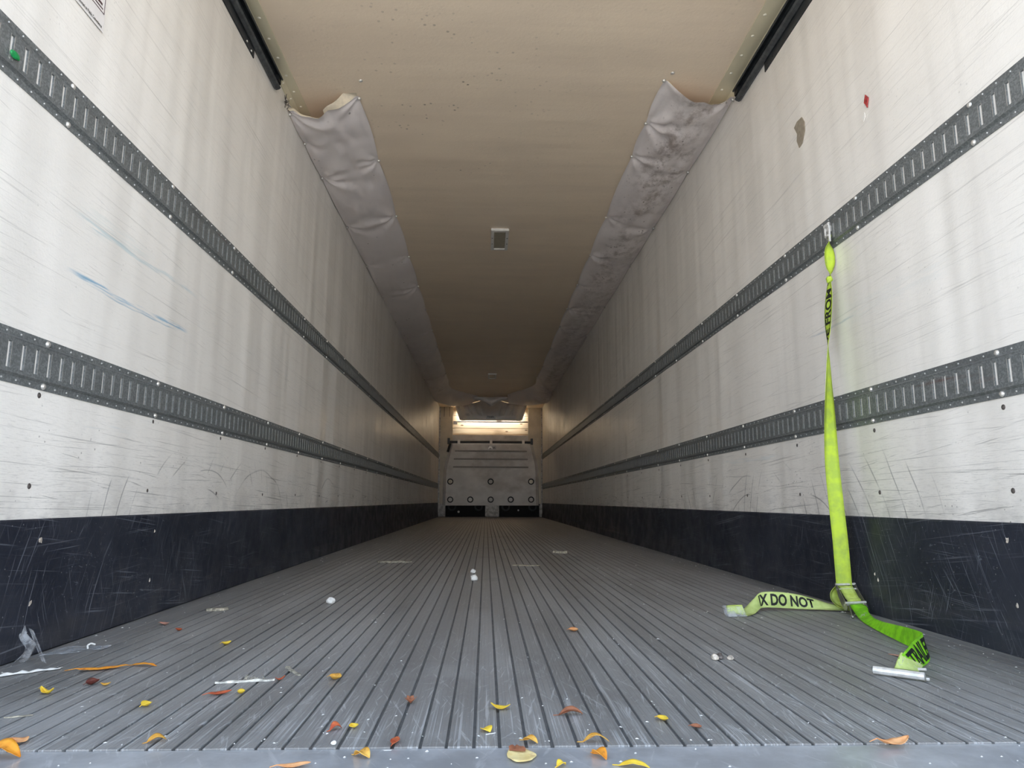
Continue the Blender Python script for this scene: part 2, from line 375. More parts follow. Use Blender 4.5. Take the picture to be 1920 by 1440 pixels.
def wall(name, x, s, m):
    ny, nz = 320, 22
    def fn(u, v):
        y = YS+(YE-YS)*u; z = -.02+2.64*v
        b = 0
        for rz in (.709, 1.412): b = max(b, math.exp(-((z-rz)/.10)**2))
        k = .0035*(noise.noise((y*1.9, z*.5, s*7.3))+.6*noise.noise((y*4.1, z*.7, s*3.1)))*(1-b)*sm(.3, .5, z)*sm(2.55, 2.4, z)
        return (x-s*k, y, z)
    o = grid(name, fn, ny, nz, m); struct(o)
    bm = bmesh.new(); x0, x1 = sorted((x+s*.008, x+s*.075)); box(bm, x0, x1, YS, YE, -.03, 2.67)
    obj_bm('outer_skin', bm, M['body'], o)
    return o
wl = wall('wall_left', XL, -1, M['wall_left']); wr = wall('wall_right', XR, 1, M['wall_right'])
# ceiling
def cf(u, v):
    x = XL-.04+(XR-XL+.08)*u; y = YS+(16.62-YS)*v
    return (x, y, ZC+.002*noise.noise((x*.7, y*1.6, 2.2)))
ce = struct(grid('ceiling', cf, 10, 160, M['ceil']))
bm = bmesh.new(); box(bm, XL-.05, XR+.05, YS, 16.62, ZC+.008, ZC+.08); obj_bm('outer_skin', bm, M['body'], ce)
# nose of the trailer: front wall behind the bulkhead
bm = bmesh.new(); box(bm, XL-.05, XR+.05, YE-.03, YE+.04, -.03, 2.67); struct(obj_bm('wall_front', bm, M['white']))

bm = bmesh.new(); box(bm, XL-.05, XR+.05, 16.60, YE+.04, 2.675, 2.74); struct(obj_bm('nose_roof_cap', bm, M['body']))  # unseen roof over the nose, added to keep the sun out

# floor: dark bed with one plank per strip
bm = bmesh.new(); box(bm, XL-.04, XR+.04, 1.16, YE-.03, -.06, -.0045); fl = struct(obj_bm('floor', bm, M['sub']))
Y0, Y1 = 1.161, 16.93
PITCH = .0415
def plank(x0, x1, ribs):
    wd = x1-x0; g = rnd.uniform(.0019, .0034)
    prof = [(x0+g, -.0045), (x0+g, -.0012), (x0+g+.001, 0)]
    for r in ribs:
        c = x0+wd*r; prof += [(c-.0011, 0), (c-.0006, -.0004), (c+.0006, -.0004), (c+.0011, 0)]
    prof += [(x1-g-.001, 0), (x1-g, -.0012), (x1-g, -.0045)]
    bm = bmesh.new(); extrude_y(bm, prof[::-1], Y0, Y1); return obj_bm('plank', bm, M['deck'], fl)
xs = [-1.1, -.965]; x = -.965
while x < 1.20: x += PITCH+rnd.uniform(-.001, .001); xs.append(x)
xs.append(XR-.01)
for a, b in zip(xs, xs[1:]):
    ribs = (.2, .5, .8) if b-a > .06 else (rnd.uniform(.18, .24), rnd.uniform(.34, .4), rnd.uniform(.6, .66), rnd.uniform(.76, .82))
    plank(a, b, ribs)
# sill plate at the rear opening
bm = bmesh.new(); box(bm, XL-.05, XR+.05, .90, 1.160, -.06, -.0022, .0015); struct(obj_bm('trim_3', bm, M['sill']))
bm = bmesh.new(); box(bm, XL-.05, XR+.05, .90, 1.160, -.25, -.061); struct(obj_bm('trim_4', bm, M['black']))

# kick plates
for nm, x, s in (('baseboard_left', XL, 1), ('baseboard_right', XR, -1)):
    prof = [(x-s*.004, .326), (x+s*.006, .326), (x+s*.009, .321), (x+s*.010, .12), (x+s*.013, .075), (x+s*.016, .06), (x+s*.020, .0005), (x-s*.004, .0005)]
    bm = bmesh.new(); extrude_y(bm, prof if s < 0 else prof[::-1], 1.161, 16.6)
    kp = struct(obj_bm(nm, bm, M['kick']))
    chips = [(1.829, .274, .011), (1.816, .123, .009), (2.434, .11, .008), (2.44, .27, .006)] if s > 0 else [(1.770, .282, .009), (1.76, .122, .010), (2.388, .116, .009), (2.405, .135, .006)]
    for y, z, r in chips:
        bm = bmesh.new(); n = 8; c = bm.verts.new((x+s*.0135, y, z)); ring = []
        for i in range(n):
            rr = r*rnd.uniform(.5, 1.1); a = 2*PI*i/n
            ring.append(bm.verts.new((x+s*.0105, y+rr*math.cos(a)*.8, z+rr*math.sin(a))))
        for i in range(n): bm.faces.new((ring[i], ring[(i+1) % n], c))
        obj_bm('chip', bm, M['chip'], kp)

# screws in the wall liner below the lower rails
def screw_mesh():
    bm = bmesh.new(); dome(bm, (0, 0, 0), (1, 0, 0), .0075, .0022, 10); dome(bm, (.0018, 0, 0), (1, 0, 0), .0028, .0012, 6)
    me = D.meshes.new('screw'); bmesh.ops.recalc_face_normals(bm, faces=bm.faces[:]); bm.to_mesh(me); bm.free(); me.materials.append(M['screw']); return me
smesh = screw_mesh()
for wo_, x, s, y0, za, zb in ((wl, XL, 1, 1.775, .631, .403), (wr, XR, -1, 1.744, .619, .409)):
    for i in range(-1, 20):
        for z in (za, zb):
            o = link(D.objects.new('screw', smesh), wo_); o.location = (x+s*.0005, y0+i*.6075+rnd.uniform(-.004, .004), z+rnd.uniform(-.003, .003))
            o.scale = (s, 1, 1)
# repair patch and red scrap on the right wall, raised by their own thickness
def blob(name, m, parent, x, s, pts, th=.0012):
    bm = bmesh.new(); a = [bm.verts.new((x, y, z)) for y, z in pts]; b = [bm.verts.new((x+s*th, y, z)) for y, z in pts]
    n = len(pts); bm.faces.new(b); bm.faces.new(a[::-1])
    for i in range(n): bm.faces.new((a[i], a[(i+1) % n], b[(i+1) % n], b[i]))
    return obj_bm(name, bm, m, parent)
blob('repair_patch', M['patch'], wr, XR-.002, -1, [(2.785, 1.992), (2.755, 2.004), (2.71, 2.0), (2.688, 1.965), (2.69, 1.925), (2.72, 1.885), (2.75, 1.88), (2.768, 1.92), (2.76, 1.95)], .003)
blob('red_scrap', M['red'], wr, XR-.002, -1, [(2.243, 1.780), (2.232, 1.806), (2.215, 1.785), (2.222, 1.765), (2.226, 1.752), (2.235, 1.770)], .003)
blob('paint_fleck', M['white'], wr, XR-.002, -1, [(2.265, 1.738), (2.245, 1.745), (2.243, 1.728), (2.255, 1.715)], .003)

# ceiling corner trim with rivets
def rivet_proto(name, r, h, nrm, m, n=10):
    bm = bmesh.new(); dome(bm, (0, 0, 0), nrm, r, h, n); bmesh.ops.recalc_face_normals(bm, faces=bm.faces[:])
    me = D.meshes.new(name); bm.to_mesh(me); bm.free(); me.materials.append(m); return me
rdn = rivet_proto('rivet', .0085, .004, (0, 0, -1), M['rivet_cream'])
for nm, x, s, dxc, dxr, y0, yw in (('trim_1', XL, 1, .080, .048, 2.978-.15*14, 2.887-.15*13), ('trim_2', XR, -1, .109, .080, 2.81-.1465*13, 2.90-.1465*13)):
    prof = [(x, ZC-.02), (x+s*.006, ZC-.02), (x+s*.010, ZC-.016), (x+s*.026, ZC-.006), (x+s*dxc, ZC-.005), (x+s*dxc, ZC-.0005), (x, ZC-.0005)]
    bm = bmesh.new(); extrude_y(bm, prof, YS, 14.2); t = struct(obj_bm(nm, bm, M['beige']))
    for i in range(21):
        o = link(D.objects.new('rivet', rdn), t); o.location = (x+s*dxr, y0+i*.1485, ZC-.005)
        o = link(D.objects.new('rivet', rdn), t); o.location = (x+s*.016, yw+i*.1485, ZC-.012); o.rotation_euler = (0, s*-.65, 0); o.scale = (.8, .8, .8)

# ------------------------------------------------------------------ door tracks under the ceiling corners
def door_track(x, s, label):
    t = thing('door_track', label, 'track', (x, 2.2, 2.52), 'door tracks along the ceiling corners')
    bm = bmesh.new()                                    # C shaped channel
    prof = [(x, 2.545), (x+s*.018, 2.552), (x+s*.040, 2.548), (x+s*.046, 2.535), (x+s*.042, 2.528), (x+s*.036, 2.535), (x+s*.018, 2.542), (x+s*.006, 2.535),
            (x+s*.006, 2.505), (x+s*.020, 2.498), (x+s*.026, 2.503), (x+s*.030, 2.497), (x+s*.024, 2.487), (x+s*.012, 2.482), (x, 2.488)]
    extrude_y(bm, prof, 1.0, 3.37); rel(obj_bm('channel', bm, M['track']), t)
    bm = bmesh.new(); extrude_y(bm, [(x, 2.500), (x+s*.030, 2.500), (x+s*.034, 2.492), (x+s*.028, 2.484), (x+s*.012, 2.478), (x, 2.484)], 1.0, 3.375)
    rel(obj_bm('lower_lip', bm, M['track_light']), t)
    bm = bmesh.new(); extrude_y(bm, [(x, 2.482), (x+s*.004, 2.482), (x+s*.004, 2.438), (x, 2.434)], 1.0, 3.05)
    a = bm.verts[:]
    rel(obj_bm('mounting_flange', bm, M['track']), t)
    bm = bmesh.new(); box(bm, *sorted((x+s*.004, x+s*.036)), 3.32, 3.372, 2.503, 2.540, .003); rel(obj_bm('end_stop', bm, M['black']), t)
    for y, z in ((2.95, 2.455), (3.01, 2.448), (2.35, 2.455)):
        bm = bmesh.new(); dome(bm, (x+s*.004, y, z), (s, 0, 0), .006, .004, 8); rel(obj_bm('bolt', bm, M['rivet'] if s > 0 else M['black']), t)
    return t
door_track(XL, 1, 'dark steel door track ending under the ceiling corner of the left wall')
door_track(XR, -1, 'dark steel door track ending under the ceiling corner of the right wall')

# ------------------------------------------------------------------ slotted cargo rails
big_rv = {1: rivet_proto('rivet', .0085, .006, (1, 0, 0), M['rivet'], 12), -1: rivet_proto('rivet', .0085, .006, (-1, 0, 0), M['rivet'], 12)}
def cargo_rail(x, s, zb, zt, slot0, rv0, label):
    t = thing('cargo_rail', label, 'rail', (x, 8.8, (zb+zt)/2), 'slotted cargo rails along the walls')
    y0, y1 = 1.0, 16.58; zm = (zb+zt)/2; d = .0095; fl_ = .003
    zf = [zb, zb+.017, zb+.026, zm-.031, zm+.031, zt-.026, zt-.017, zt]
    vs, fs, ev, ef = [], [], [], []
    def quad(*p):
        i = len(vs); vs.extend(p); fs.append(tuple(range(i, i+4)) if s > 0 else tuple(range(i+3, i-1, -1)))
    def strip(xa, za, xb, zb_, ya=y0, yb=y1): quad((x+s*xa, ya, za), (x+s*xa, yb, za), (x+s*xb, yb, zb_), (x+s*xb, ya, zb_))
    strip(.0005, zf[0], fl_, zf[0]); strip(fl_, zf[0], fl_, zf[1]); strip(fl_, zf[1], d-.003, zf[1]+.003); strip(d-.003, zf[1]+.003, d+.0015, zf[2]-.003); strip(d+.0015, zf[2]-.003, d, zf[2])
    strip(d, zf[5], d+.0015, zf[5]+.003); strip(d+.0015, zf[5]+.003, d-.003, zf[6]-.003); strip(d-.003, zf[6]-.003, fl_, zf[6]); strip(fl_, zf[6], fl_, zf[7]); strip(fl_, zf[7], .0005, zf[7])
    strip(d, zf[2], d, zf[3]); strip(d, zf[4], d, zf[5])
    i0 = math.ceil((y0-slot0)/.0508+.5); n = int((y1-y0)/.0508)-1; hw = .0062
    prev = y0
    for i in range(i0, i0+n):
        c = slot0+i*.0508
        strip(d, zf[3], d, zf[4], prev, c-hw); prev = c+hw
        a, b, z0, z1 = c-hw, c+hw, zf[3], zf[4]
        rim = .0016                                      # rolled rim of each slot
        quad((x+s*d, a, z0), (x+s*d, a, z1), (x+s*.005, a+rim*.3, z1), (x+s*.005, a+rim*.3, z0))
        quad((x+s*d, b, z1), (x+s*d, b, z0), (x+s*.005, b-rim*.3, z0), (x+s*.005, b-rim*.3, z1))
        quad((x+s*d, a, z1), (x+s*d, b, z1), (x+s*.004, b, z1-rim), (x+s*.004, a, z1-rim))
        quad((x+s*d, b, z0), (x+s*d, a, z0), (x+s*.004, a, z0+rim), (x+s*.004, b, z0+rim))
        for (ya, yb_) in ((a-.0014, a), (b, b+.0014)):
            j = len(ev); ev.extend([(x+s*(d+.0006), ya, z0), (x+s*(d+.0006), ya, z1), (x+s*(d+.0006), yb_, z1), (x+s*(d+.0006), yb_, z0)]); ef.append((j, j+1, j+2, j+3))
    strip(d, zf[3], d, zf[4], prev, y1)
    i = len(vs); vs.extend([(x, y0, zb), (x+s*d, y0, zb+.02), (x+s*d, y0, zt-.02), (x, y0, zt)]); fs.append((i, i+1, i+2, i+3))
    me = mesh('channel', vs, fs, M['galv']); rel(me, t)
    o = mesh('slot_rim_highlights', ev, ef, M['rivet']); o['kind'] = 'stuff'; rel(o, t)  # worn slot edges, with the rim highlight put in as bright strips
    # pale backing strip seen through the slots
    bm = bmesh.new(); xx = sorted((x+s*.0008, x+s*.0052)); box(bm, *xx, y0+.01, y1-.01, zm-.036, zm+.036); rel(obj_bm('backing_strip', bm, M['white']), t)
    for i in range(-1, 25):
        y = rv0+i*.6096
        if not y0 < y < y1: continue
        for z in (zt-.011, zb+.010):
            o = link(D.objects.new('rivet', big_rv[s])); o.location = (x+s*fl_, y+rnd.uniform(-.002, .002), z); rel(o, t)
    bm = bmesh.new(); yy = rv0-.6096+.0508*.5
    k = 0
    while yy < 9.5:
        if yy > y0 and k % 12 < 11:
            for z in (zt-.010, zb+.009): dome(bm, (x+s*fl_, yy+.0254, z), (s, 0, 0), .0032, .0028, 6)
        yy += .0508; k += 1
    o = obj_bm('small_rivets', bm, M['rivet_grey']); o['kind'] = 'stuff'; rel(o, t)
    return t
ra = cargo_rail(XL, 1, 1.3456, 1.478, 1.566, 1.759, 'upper grey slotted cargo rail on the left wall with a green paint blob')
cargo_rail(XL, 1, .6443, .7739, 1.6336, 1.7795, 'lower grey slotted cargo rail on the left wall, above the black kick plate')
cargo_rail(XR, -1, 1.3456, 1.478, 1.595, 1.740, 'upper grey slotted cargo rail on the right wall with the lime strap hooked in it')
cargo_rail(XR, -1, .6443, .7739, 1.6972, 1.742, 'lower grey slotted cargo rail on the right wall, crossed by the lime strap')
bm = bmesh.new(); bmesh.ops.create_icosphere(bm, subdivisions=2, radius=1)
for v in bm.verts:
    k = 1+.25*noise.noise(v.co*2.1); v.co = Vector((XL+.0145+v.co.x*.004*k, 1.522+v.co.y*.017*k, 1.396+v.co.z*.010*k))
rel(obj_bm('paint_blob', bm, M['paint_green'], smooth=True), ra)['label'] = 'green paint blob at the foot of a slot'

# ------------------------------------------------------------------ text helper
def text_bm(s, size, bold=0.0, fit=None, shear=0):
    cu = D.curves.new('t', 'FONT'); cu.body = s; cu.size = size; cu.offset = bold*size; cu.shear = shear; cu.resolution_u = 3
    o = D.objects.new('t', cu); C.objects.link(o); dg = bpy.context.evaluated_depsgraph_get()
    me = D.meshes.new_from_object(o.evaluated_get(dg)); bm = bmesh.new(); bm.from_mesh(me)
    D.objects.remove(o); D.curves.remove(cu); D.meshes.remove(me)
    xs_ = [v.co.x for v in bm.verts]; x0, x1 = min(xs_), max(xs_)
    for v in bm.verts: v.co.x = (v.co.x-x0)*(1 if fit is None else fit/(x1-x0))
    return bm

# sticker at the top left
st = thing('sticker', 'white printed warning sticker at the top of the left wall', 'sticker', (XL+.003, 1.5, 1.85))
bm = bmesh.new(); box(bm, XL+.0035, XL+.0045, 1.30, 1.863, 1.702, 2.05); rel(obj_bm('paper', bm, M['paper']), st)
bm = text_bm('mounted on Public Convenience', .0145, .012)
x1 = max(v.co.x for v in bm.verts)
for v in bm.verts: v.co = Vector((XL+.0052, 1.853-(x1-v.co.x)*.62, 1.7095+v.co.y))
rel(obj_bm('lettering', bm, M['ink']), st)
bm = bmesh.new()
for z0, z1, y0, y1 in ((1.756, 1.7585, 1.34, 1.8585), (1.756, 2.0, 1.8565, 1.8585), (1.766, 1.7695, 1.36, 1.850), (1.776, 1.783, 1.36, 1.845), (1.790, 1.802, 1.36, 1.835), (1.81, 1.83, 1.36, 1.84)):
    box(bm, XL+.0046, XL+.0052, y0, y1, z0, z1)
rel(obj_bm('border_print', bm, M['maroon']), st)

# ------------------------------------------------------------------ fabric air ducts in the ceiling corners
def air_duct(name, label, x, s, xin, zout, yi0, yi1, yo0, yo1, snaps_i, snaps_o, m, seed, mouth):
    """s: +1 left wall, -1 right wall. v=0 on the wall, v=1 on the ceiling"""
    t = thing(name, label, 'air duct', (x+s*.2, 9.0, 2.55), 'fabric air ducts along the ceiling corners')
    nu, nv = 460, 44
    def fn(u, v):
        uu = u**1.7
        yi = yi0+(yi1-yi0)*uu; yo = yo0+(yo1-yo0)*uu
        y = yo+(yi-yo)*v
        def scallop(yv, sn):
            for a, b in zip(sn, sn[1:]):
                if a <= yv <= b: q = (yv-a)/(b-a); return math.sin(PI*q)
            return 0.0
        A = Vector((x+s*.003, 0, zout+.012*(1-scallop(y, snaps_o))))
        B = Vector((xin+s*(.014*scallop(y, snaps_i)-.01), 0, ZC-.004))
        p = A.lerp(B, v); d = (B-A); nrm = Vector((d.z*s, 0, -abs(d.x))).normalized()
        bulge = .052*math.sin(PI*min(1, v*1.02))**.75
        bulge *= .75+.25*noise.noise((y*.6, seed, v))
        bulge += .016*noise.noise((y*1.3, v*3.0, seed))*math.sin(PI*v)
        near = sm(6.0, 3.4, y)
        bulge += (.016*near+.004)*noise.noise((y*2.3+v*1.5, v*6.0-y*.8, seed+4))*math.sin(PI*v)+.010*near*noise.noise((y*7+v*3, v*7.0-y*4, seed+9))*math.sin(PI*v)
        for sn, edge in ((snaps_i, 1), (snaps_o, 0)):
            for ys in sn:
                dy = y-ys; dv = abs(v-edge)*.42; r = math.hypot(dy, dv)
                if r < .7:
                    a = math.atan2(dv, dy)
                    bulge += (.012+.006*math.sin(ys*17+seed))*math.exp(-r/.20)*math.sin((6+2*math.sin(ys*9))*a+seed+ys*3)*min(1, r/.08)-.012*math.exp(-(r/.06)**2)
        p = p+nrm*bulge*sm(-.02, .10, v+.001)*sm(1.015, .93, v)
        lip = mouth(v)*math.exp(-uu*(yo1-yo0)/.16)
        return (p.x, y, min(p.z+lip, ZC-.003))
    rel(grid('fabric', fn, nu, nv, m), t)
    for sn, xx, zz in ((snaps_i, xin-s*.008, ZC-.006), (snaps_o, x+s*.008, zout+.004)):
        for ys in sn:
            bm = bmesh.new(); dome(bm, (xx, ys, zz), (0, -.25, -1) if zz > ZC-.01 else (s, -.3, -.3), .011, .010, 10)
            rel(obj_bm('snap', bm, M['rivet']), t)
    return t, fn
def mouthL(v): return -.02*math.sin(PI*v)+.0*v
def mouthR(v): return -.035*math.sin(PI*v)**1.5
Ti = [3.60, 4.32, 5.229, 6.152, 7.05, 7.962, 8.95, 9.975, 11.0, 12.136, 13.3]
To = [3.64, 3.965, 4.421, 5.274, 6.2, 7.232, 8.256, 9.5, 10.869, 12.3, 14.5]
ductL, fL = air_duct('air_duct', 'pale grey vinyl air duct sagging along the left ceiling corner, cream lining turned out', XL, 1, -.718, 2.492, 3.58, 13.35, 3.62, 14.6, Ti, To, M['duct'], 1.3, mouthL)
Ri = [3.36, 3.788, 4.189, 5.173, 6.03, 6.917, 7.83, 8.687, 9.993, 11.397, 13.1]
Ro = [3.47, 4.328, 5.302, 6.225, 7.646, 9.037, 10.076, 11.857, 13.8]
ductR, fR = air_duct('air_duct', 'brown-stained vinyl air duct sagging along the right ceiling corner', XR, -1, .916, 2.545, 3.36, 13.15, 3.46, 14.2, Ri, Ro, M['duct_dirty'], 5.7, mouthR)
# cream lining turned out at the mouth of the left duct
def flap(t, fn, v0, v1, hfn, m, name, yoff=-.01):
    def g(u, w):
        v = v0+(v1-v0)*u; p = Vector(fn(0, v)); h = hfn(u)
        return (p.x, p.y+yoff*w+.02*w*w, min(ZC-.002, p.z+h*w))
    return rel(grid(name, g, 24, 6, m), t)
flap(ductL, fL, .50, .985, lambda u: .005+.075*sm(0, .9, u), M['cream'], 'lining_flap', -.05)['label'] = 'cream lining turned out at the mouth'
flap(ductL, fL, .0, .42, lambda u: .022*(1-u), M['cream'], 'lining_flap', -.015)['label'] = 'cream lining turned out at the mouth'
flap(ductR, fR, .86, .99, lambda u: .03*u, M['cream'], 'lining_flap', -.01)['label'] = 'frayed cream lining at the ceiling corner'

# torn threads beside the mouth of the left duct
bm = bmesh.new()
for i in range(16):
    a = Vector((XL+.004, 3.60+rnd.uniform(-.06, .02), 2.515+rnd.uniform(-.02, .03))); b = a+Vector((rnd.uniform(0, .02), rnd.uniform(-.05, .03), rnd.uniform(-.03, .03)))
    tube(bm, a, b, .0022, 5, .0012)
rel(obj_bm('torn_fibres', bm, M['screw']), ductL)

# elbows of the ducts that turn towards the nose (top line on the ceiling, bottom lip free)
def elbow(t, T, B, m, seed, name='elbow'):
    n = len(T)-1
    def ip(P, u):
        f = u*n; i = min(n-1, int(f)); q = f-i
        p = [Vector(P[max(0, min(n, i+k))]) for k in (-1, 0, 1, 2)]
        return .5*((2*p[1])+(-p[0]+p[2])*q+(2*p[0]-5*p[1]+4*p[2]-p[3])*q*q+(-p[0]+3*p[1]-3*p[2]+p[3])*q**3)
    def g(u, v):
        a, b = ip(T, u), ip(B, u); p = a.lerp(b, v)
        k = .10*math.sin(PI*v)**.8+.02*math.sin(u*16+seed)*math.sin(PI*v)+.02*noise.noise((u*7, v*2, seed))
        return (p.x, p.y-k*.8, min(ZC-.003, p.z-k*.45))
    return rel(grid(name, g, 48, 16, m), t)
elbow(ductL, [(-.715, 12.2, ZC-.004), (-.733, 13.4, ZC-.004), (-.66, 13.9, ZC-.004), (-.46, 14.3, ZC-.004), (-.20, 14.75, ZC-.004)],
      [(-1.115, 14.4, 2.50), (-1.08, 14.9, 2.465), (-.80, 15.2, 2.425), (-.52, 15.4, 2.455), (-.34, 15.5, 2.52)], M['duct'], 2.0)
elbow(ductR, [(.895, 12.3, ZC-.004), (.92, 13.15, ZC-.004), (.82, 13.6, ZC-.004), (.65, 14.0, ZC-.004), (.43, 14.5, ZC-.004)],
      [(1.33, 13.9, 2.49), (1.27, 14.4, 2.40), (1.06, 14.9, 2.42), (.80, 15.1, 2.43), (.50, 15.3, 2.50)], M['duct_dirty'], 4.0)
def loose(u, v):
    a = Vector((.78, 14.1, 2.50)).lerp(Vector((1.22, 14.25, 2.37)), u); b = Vector((.95, 13.9, 2.55)).lerp(Vector((1.30, 13.8, 2.50)), u)
    p = a.lerp(b, v); return (p.x, p.y+.03*math.sin(u*9), p.z+.02*math.sin(u*7+v*3))
rel(grid('loose_flap', loose, 16, 6, M['duct'], thick=.004), ductR)['label'] = 'pale loose end of the fabric'

# ------------------------------------------------------------------ dome lights
def dome_light(y0, label):
    t = thing('ceiling_light', label, 'light', (.096, y0+.23, ZC), 'lamps on the ceiling centre line')
    x0, x1, y1 = .022, .170, y0+.46
    bm = bmesh.new(); z0, z1 = ZC-.022, ZC-.0008
    box(bm, x0, x0+.026, y0, y1, z0, z1, .003); box(bm, x1-.026, x1, y0, y1, z0, z1, .003)
    box(bm, x0+.026, x1-.026, y0, y0+.04, z0, z1, .003); box(bm, x0+.026, x1-.026, y1-.03, y1, z0, z1, .003)
    rel(obj_bm('frame', bm, M['white']), t)
    bm = bmesh.new(); box(bm, x0+.024, x1-.024, y0+.03, y1-.02, ZC-.014, ZC-.002, .003); rel(obj_bm('lens', bm, M['lens']), t)
    for x in (x0+.012, x1-.012):
        for y in (y0+.17, y0+.30):
            bm = bmesh.new(); dome(bm, (x, y, z0), (0, 0, -1), .006, .003, 8); rel(obj_bm('screw', bm, M['screw']), t)
    return t
dome_light(5.45, 'unlit white framed ceiling light nearer to the rear opening')
dome_light(12.08, 'unlit white framed ceiling light far back before the nose')
for x, y, nm in ((-.69, 3.44, 1), (.955, 3.30, 2)):
    bm = bmesh.new(); dome(bm, (x, y, ZC), (0, 0, -1), .011, .007, 10); o = obj_bm('snap_stud', bm, M['rivet'], ce)

# ------------------------------------------------------------------ front bulkhead
# planks of pale wood in the nose
tw = thing('wood_lining', 'sunlit pale pine boards lining the nose above the grey panel', 'boards', (0.1, 16.85, 2.2))
for z0, z1 in ((1.80, 1.955), (1.96, 2.098), (2.103, 2.245), (2.252, 2.40), (2.405, 2.56), (2.564, 2.66)):
    bm = bmesh.new(); dy = rnd.uniform(-.004, .004); box(bm, -1.0, 1.22, 16.83+dy, 16.87, z0, z1, .004); rel(obj_bm('board', bm, M['wood']), tw)
# corner posts
for x0, x1, s in ((XL, -.805, 1), (1.000, XR, -1)):
    t = thing('corner_post', ('cream front corner post on the left with riveted flange' if s > 0 else 'cream front corner post on the right with riveted flange'), 'post', ((x0+x1)/2, 16.66, 0))
    bm = bmesh.new(); box(bm, x0, x1, 16.62, 16.74, .30, 2.66, .004); rel(obj_bm('panel', bm, M['pillar']), t)
    bm = bmesh.new(); a, b = (x0, x0+.03) if s > 0 else (x1-.03, x1); box(bm, a, b, 16.608, 16.63, .30, 2.62, .003); rel(obj_bm('flange', bm, M['pillar_low']), t)
    bm = bmesh.new(); a, b = (x0, x0+.18) if s > 0 else (x1-.075, x1); box(bm, a, b, 16.60, 16.70, .012, .31, .004); rel(obj_bm('foot', bm, M['pillar_low']), t)
    for i in range(13):
        bm = bmesh.new(); xr = x0+.018 if s > 0 else x1-.018; dome(bm, (xr, 16.608, .42+i*.16), (0, -1, 0), .010, .006, 8); rel(obj_bm('rivet', bm, M['rivet'] if s > 0 else M['screw']), t)
    if s > 0:
        for xa, xb in ((-1.015, -1.003), (-.885, -.873)):
            bm = bmesh.new(); box(bm, xa, xb, 16.606, 16.622, 2.35, 2.64); rel(obj_bm('slot_edge', bm, M['screw']), t)
# grey header rail, black bar
th = thing('header_rail', 'grey sheet metal header rail between the corner posts under the boards', 'rail', (.1, 16.6, 1.85))
bm = bmesh.new(); box(bm, -.80, .998, 16.58, 16.66, 1.805, 1.915, .004); rel(obj_bm('upper_strip', bm, M['panel']), th)
bm = bmesh.new(); box(bm, -.80, .998, 16.56, 16.66, 1.775, 1.800, .004); rel(obj_bm('lower_strip', bm, M['panel']), th)
tr = thing('tie_rod', 'thin dark rod crossing in front of the pine boards', 'rod', (.1, 16.72, 2.24))
bm = bmesh.new(); tube(bm, (-.80, 16.73, 2.243), (.998, 16.73, 2.253), .013, 10); rel(obj_bm('bar', bm, M['screw']), tr)
bm = bmesh.new(); box(bm, -.795, -.70, 16.70, 16.75, 2.18, 2.235, .004); rel(obj_bm('bracket', bm, M['panel']), tr)
bm = bmesh.new(); box(bm, .24, .365, 16.70, 16.75, 2.25, 2.30, .004); rel(obj_bm('bracket', bm, M['panel']), tr)
tb = thing('hinge_bar', 'black hinge bar with end brackets over the grey bulkhead panel', 'bar', (.1, 16.5, 1.74))
bm = bmesh.new(); tube(bm, (-.86, 16.50, 1.735), (1.06, 16.50, 1.742), .030, 14); rel(obj_bm('bar', bm, M['black']), tb)
for x in (-.885, 1.075):
    bm = bmesh.new(); box(bm, x-.028, x+.028, 16.46, 16.56, 1.685, 1.83, .005); rel(obj_bm('end_bracket', bm, M['black']), tb)
bm = bmesh.new(); tube(bm, (-.845, 16.47, 1.70), (-.90, 16.47, 1.50), .03, 8); rel(obj_bm('arm', bm, M['black']), tb)
for x in (-.645, .112, .875):
    bm = bmesh.new(); box(bm, x-.03, x+.03, 16.455, 16.53, 1.685, 1.79, .006); rel(obj_bm('clamp', bm, M['defl_light']), tb)
# grey bulkhead panel with ribs and ports
tp = thing('front_bulkhead', 'grey front bulkhead with three ribs, round ports and a dark recess at its foot', 'panel', (.12, 16.45, .95))
out = [(-.785, 1.685), (-.90, 1.20), (-.925, 1.05), (-.935, .262), (1.170, .270), (1.158, 1.05), (1.142, 1.22), (1.022, 1.695)]
ports = [(-.828, .812), (.112, .816), (1.058, .820), (-.822, .398), (-.357, .400), (.117, .401), (.582, .403), (1.058, .405)]
bm = bmesh.new(); edges = []
def loop(pts):
    v = [bm.verts.new((x, 16.45, z)) for x, z in pts]; 
    for i in range(len(v)): edges.append(bm.edges.new((v[i], v[(i+1) % len(v)])))
loop(out)
for x, z in ports: loop([(x+.056*math.cos(2*PI*i/20), z+.056*math.sin(2*PI*i/20)) for i in range(20)])
bmesh.ops.triangle_fill(bm, use_beauty=True, use_dissolve=False, edges=edges)
ext = bmesh.ops.extrude_face_region(bm, geom=bm.faces[:]); bmesh.ops.translate(bm, verts=[g for g in ext['geom'] if isinstance(g, bmesh.types.BMVert)], vec=(0, .02, 0))
rel(obj_bm('face', bm, M['panel']), tp)
for sd in (0, 1):
    pts = [out[0], out[1], out[2], out[3]] if sd == 0 else [out[7], out[6], out[5], out[4]]; k = -1 if sd == 0 else 1
    vs = []; fs = []
    for (x, z) in pts: vs += [(x, 16.455, z), (x+k*.012, 16.47, z), (x+k*.055, 16.49, z), (x+k*.075, 16.60, z)]
    for i in range(3):
        for j in range(3): a = i*4+j; fs.append((a, a+1, a+5, a+4))
    o = mesh('side_wing', vs, fs, M['panel']); md = o.modifiers.new('thickness', 'SOLIDIFY'); md.thickness = .006; rel(o, tp)
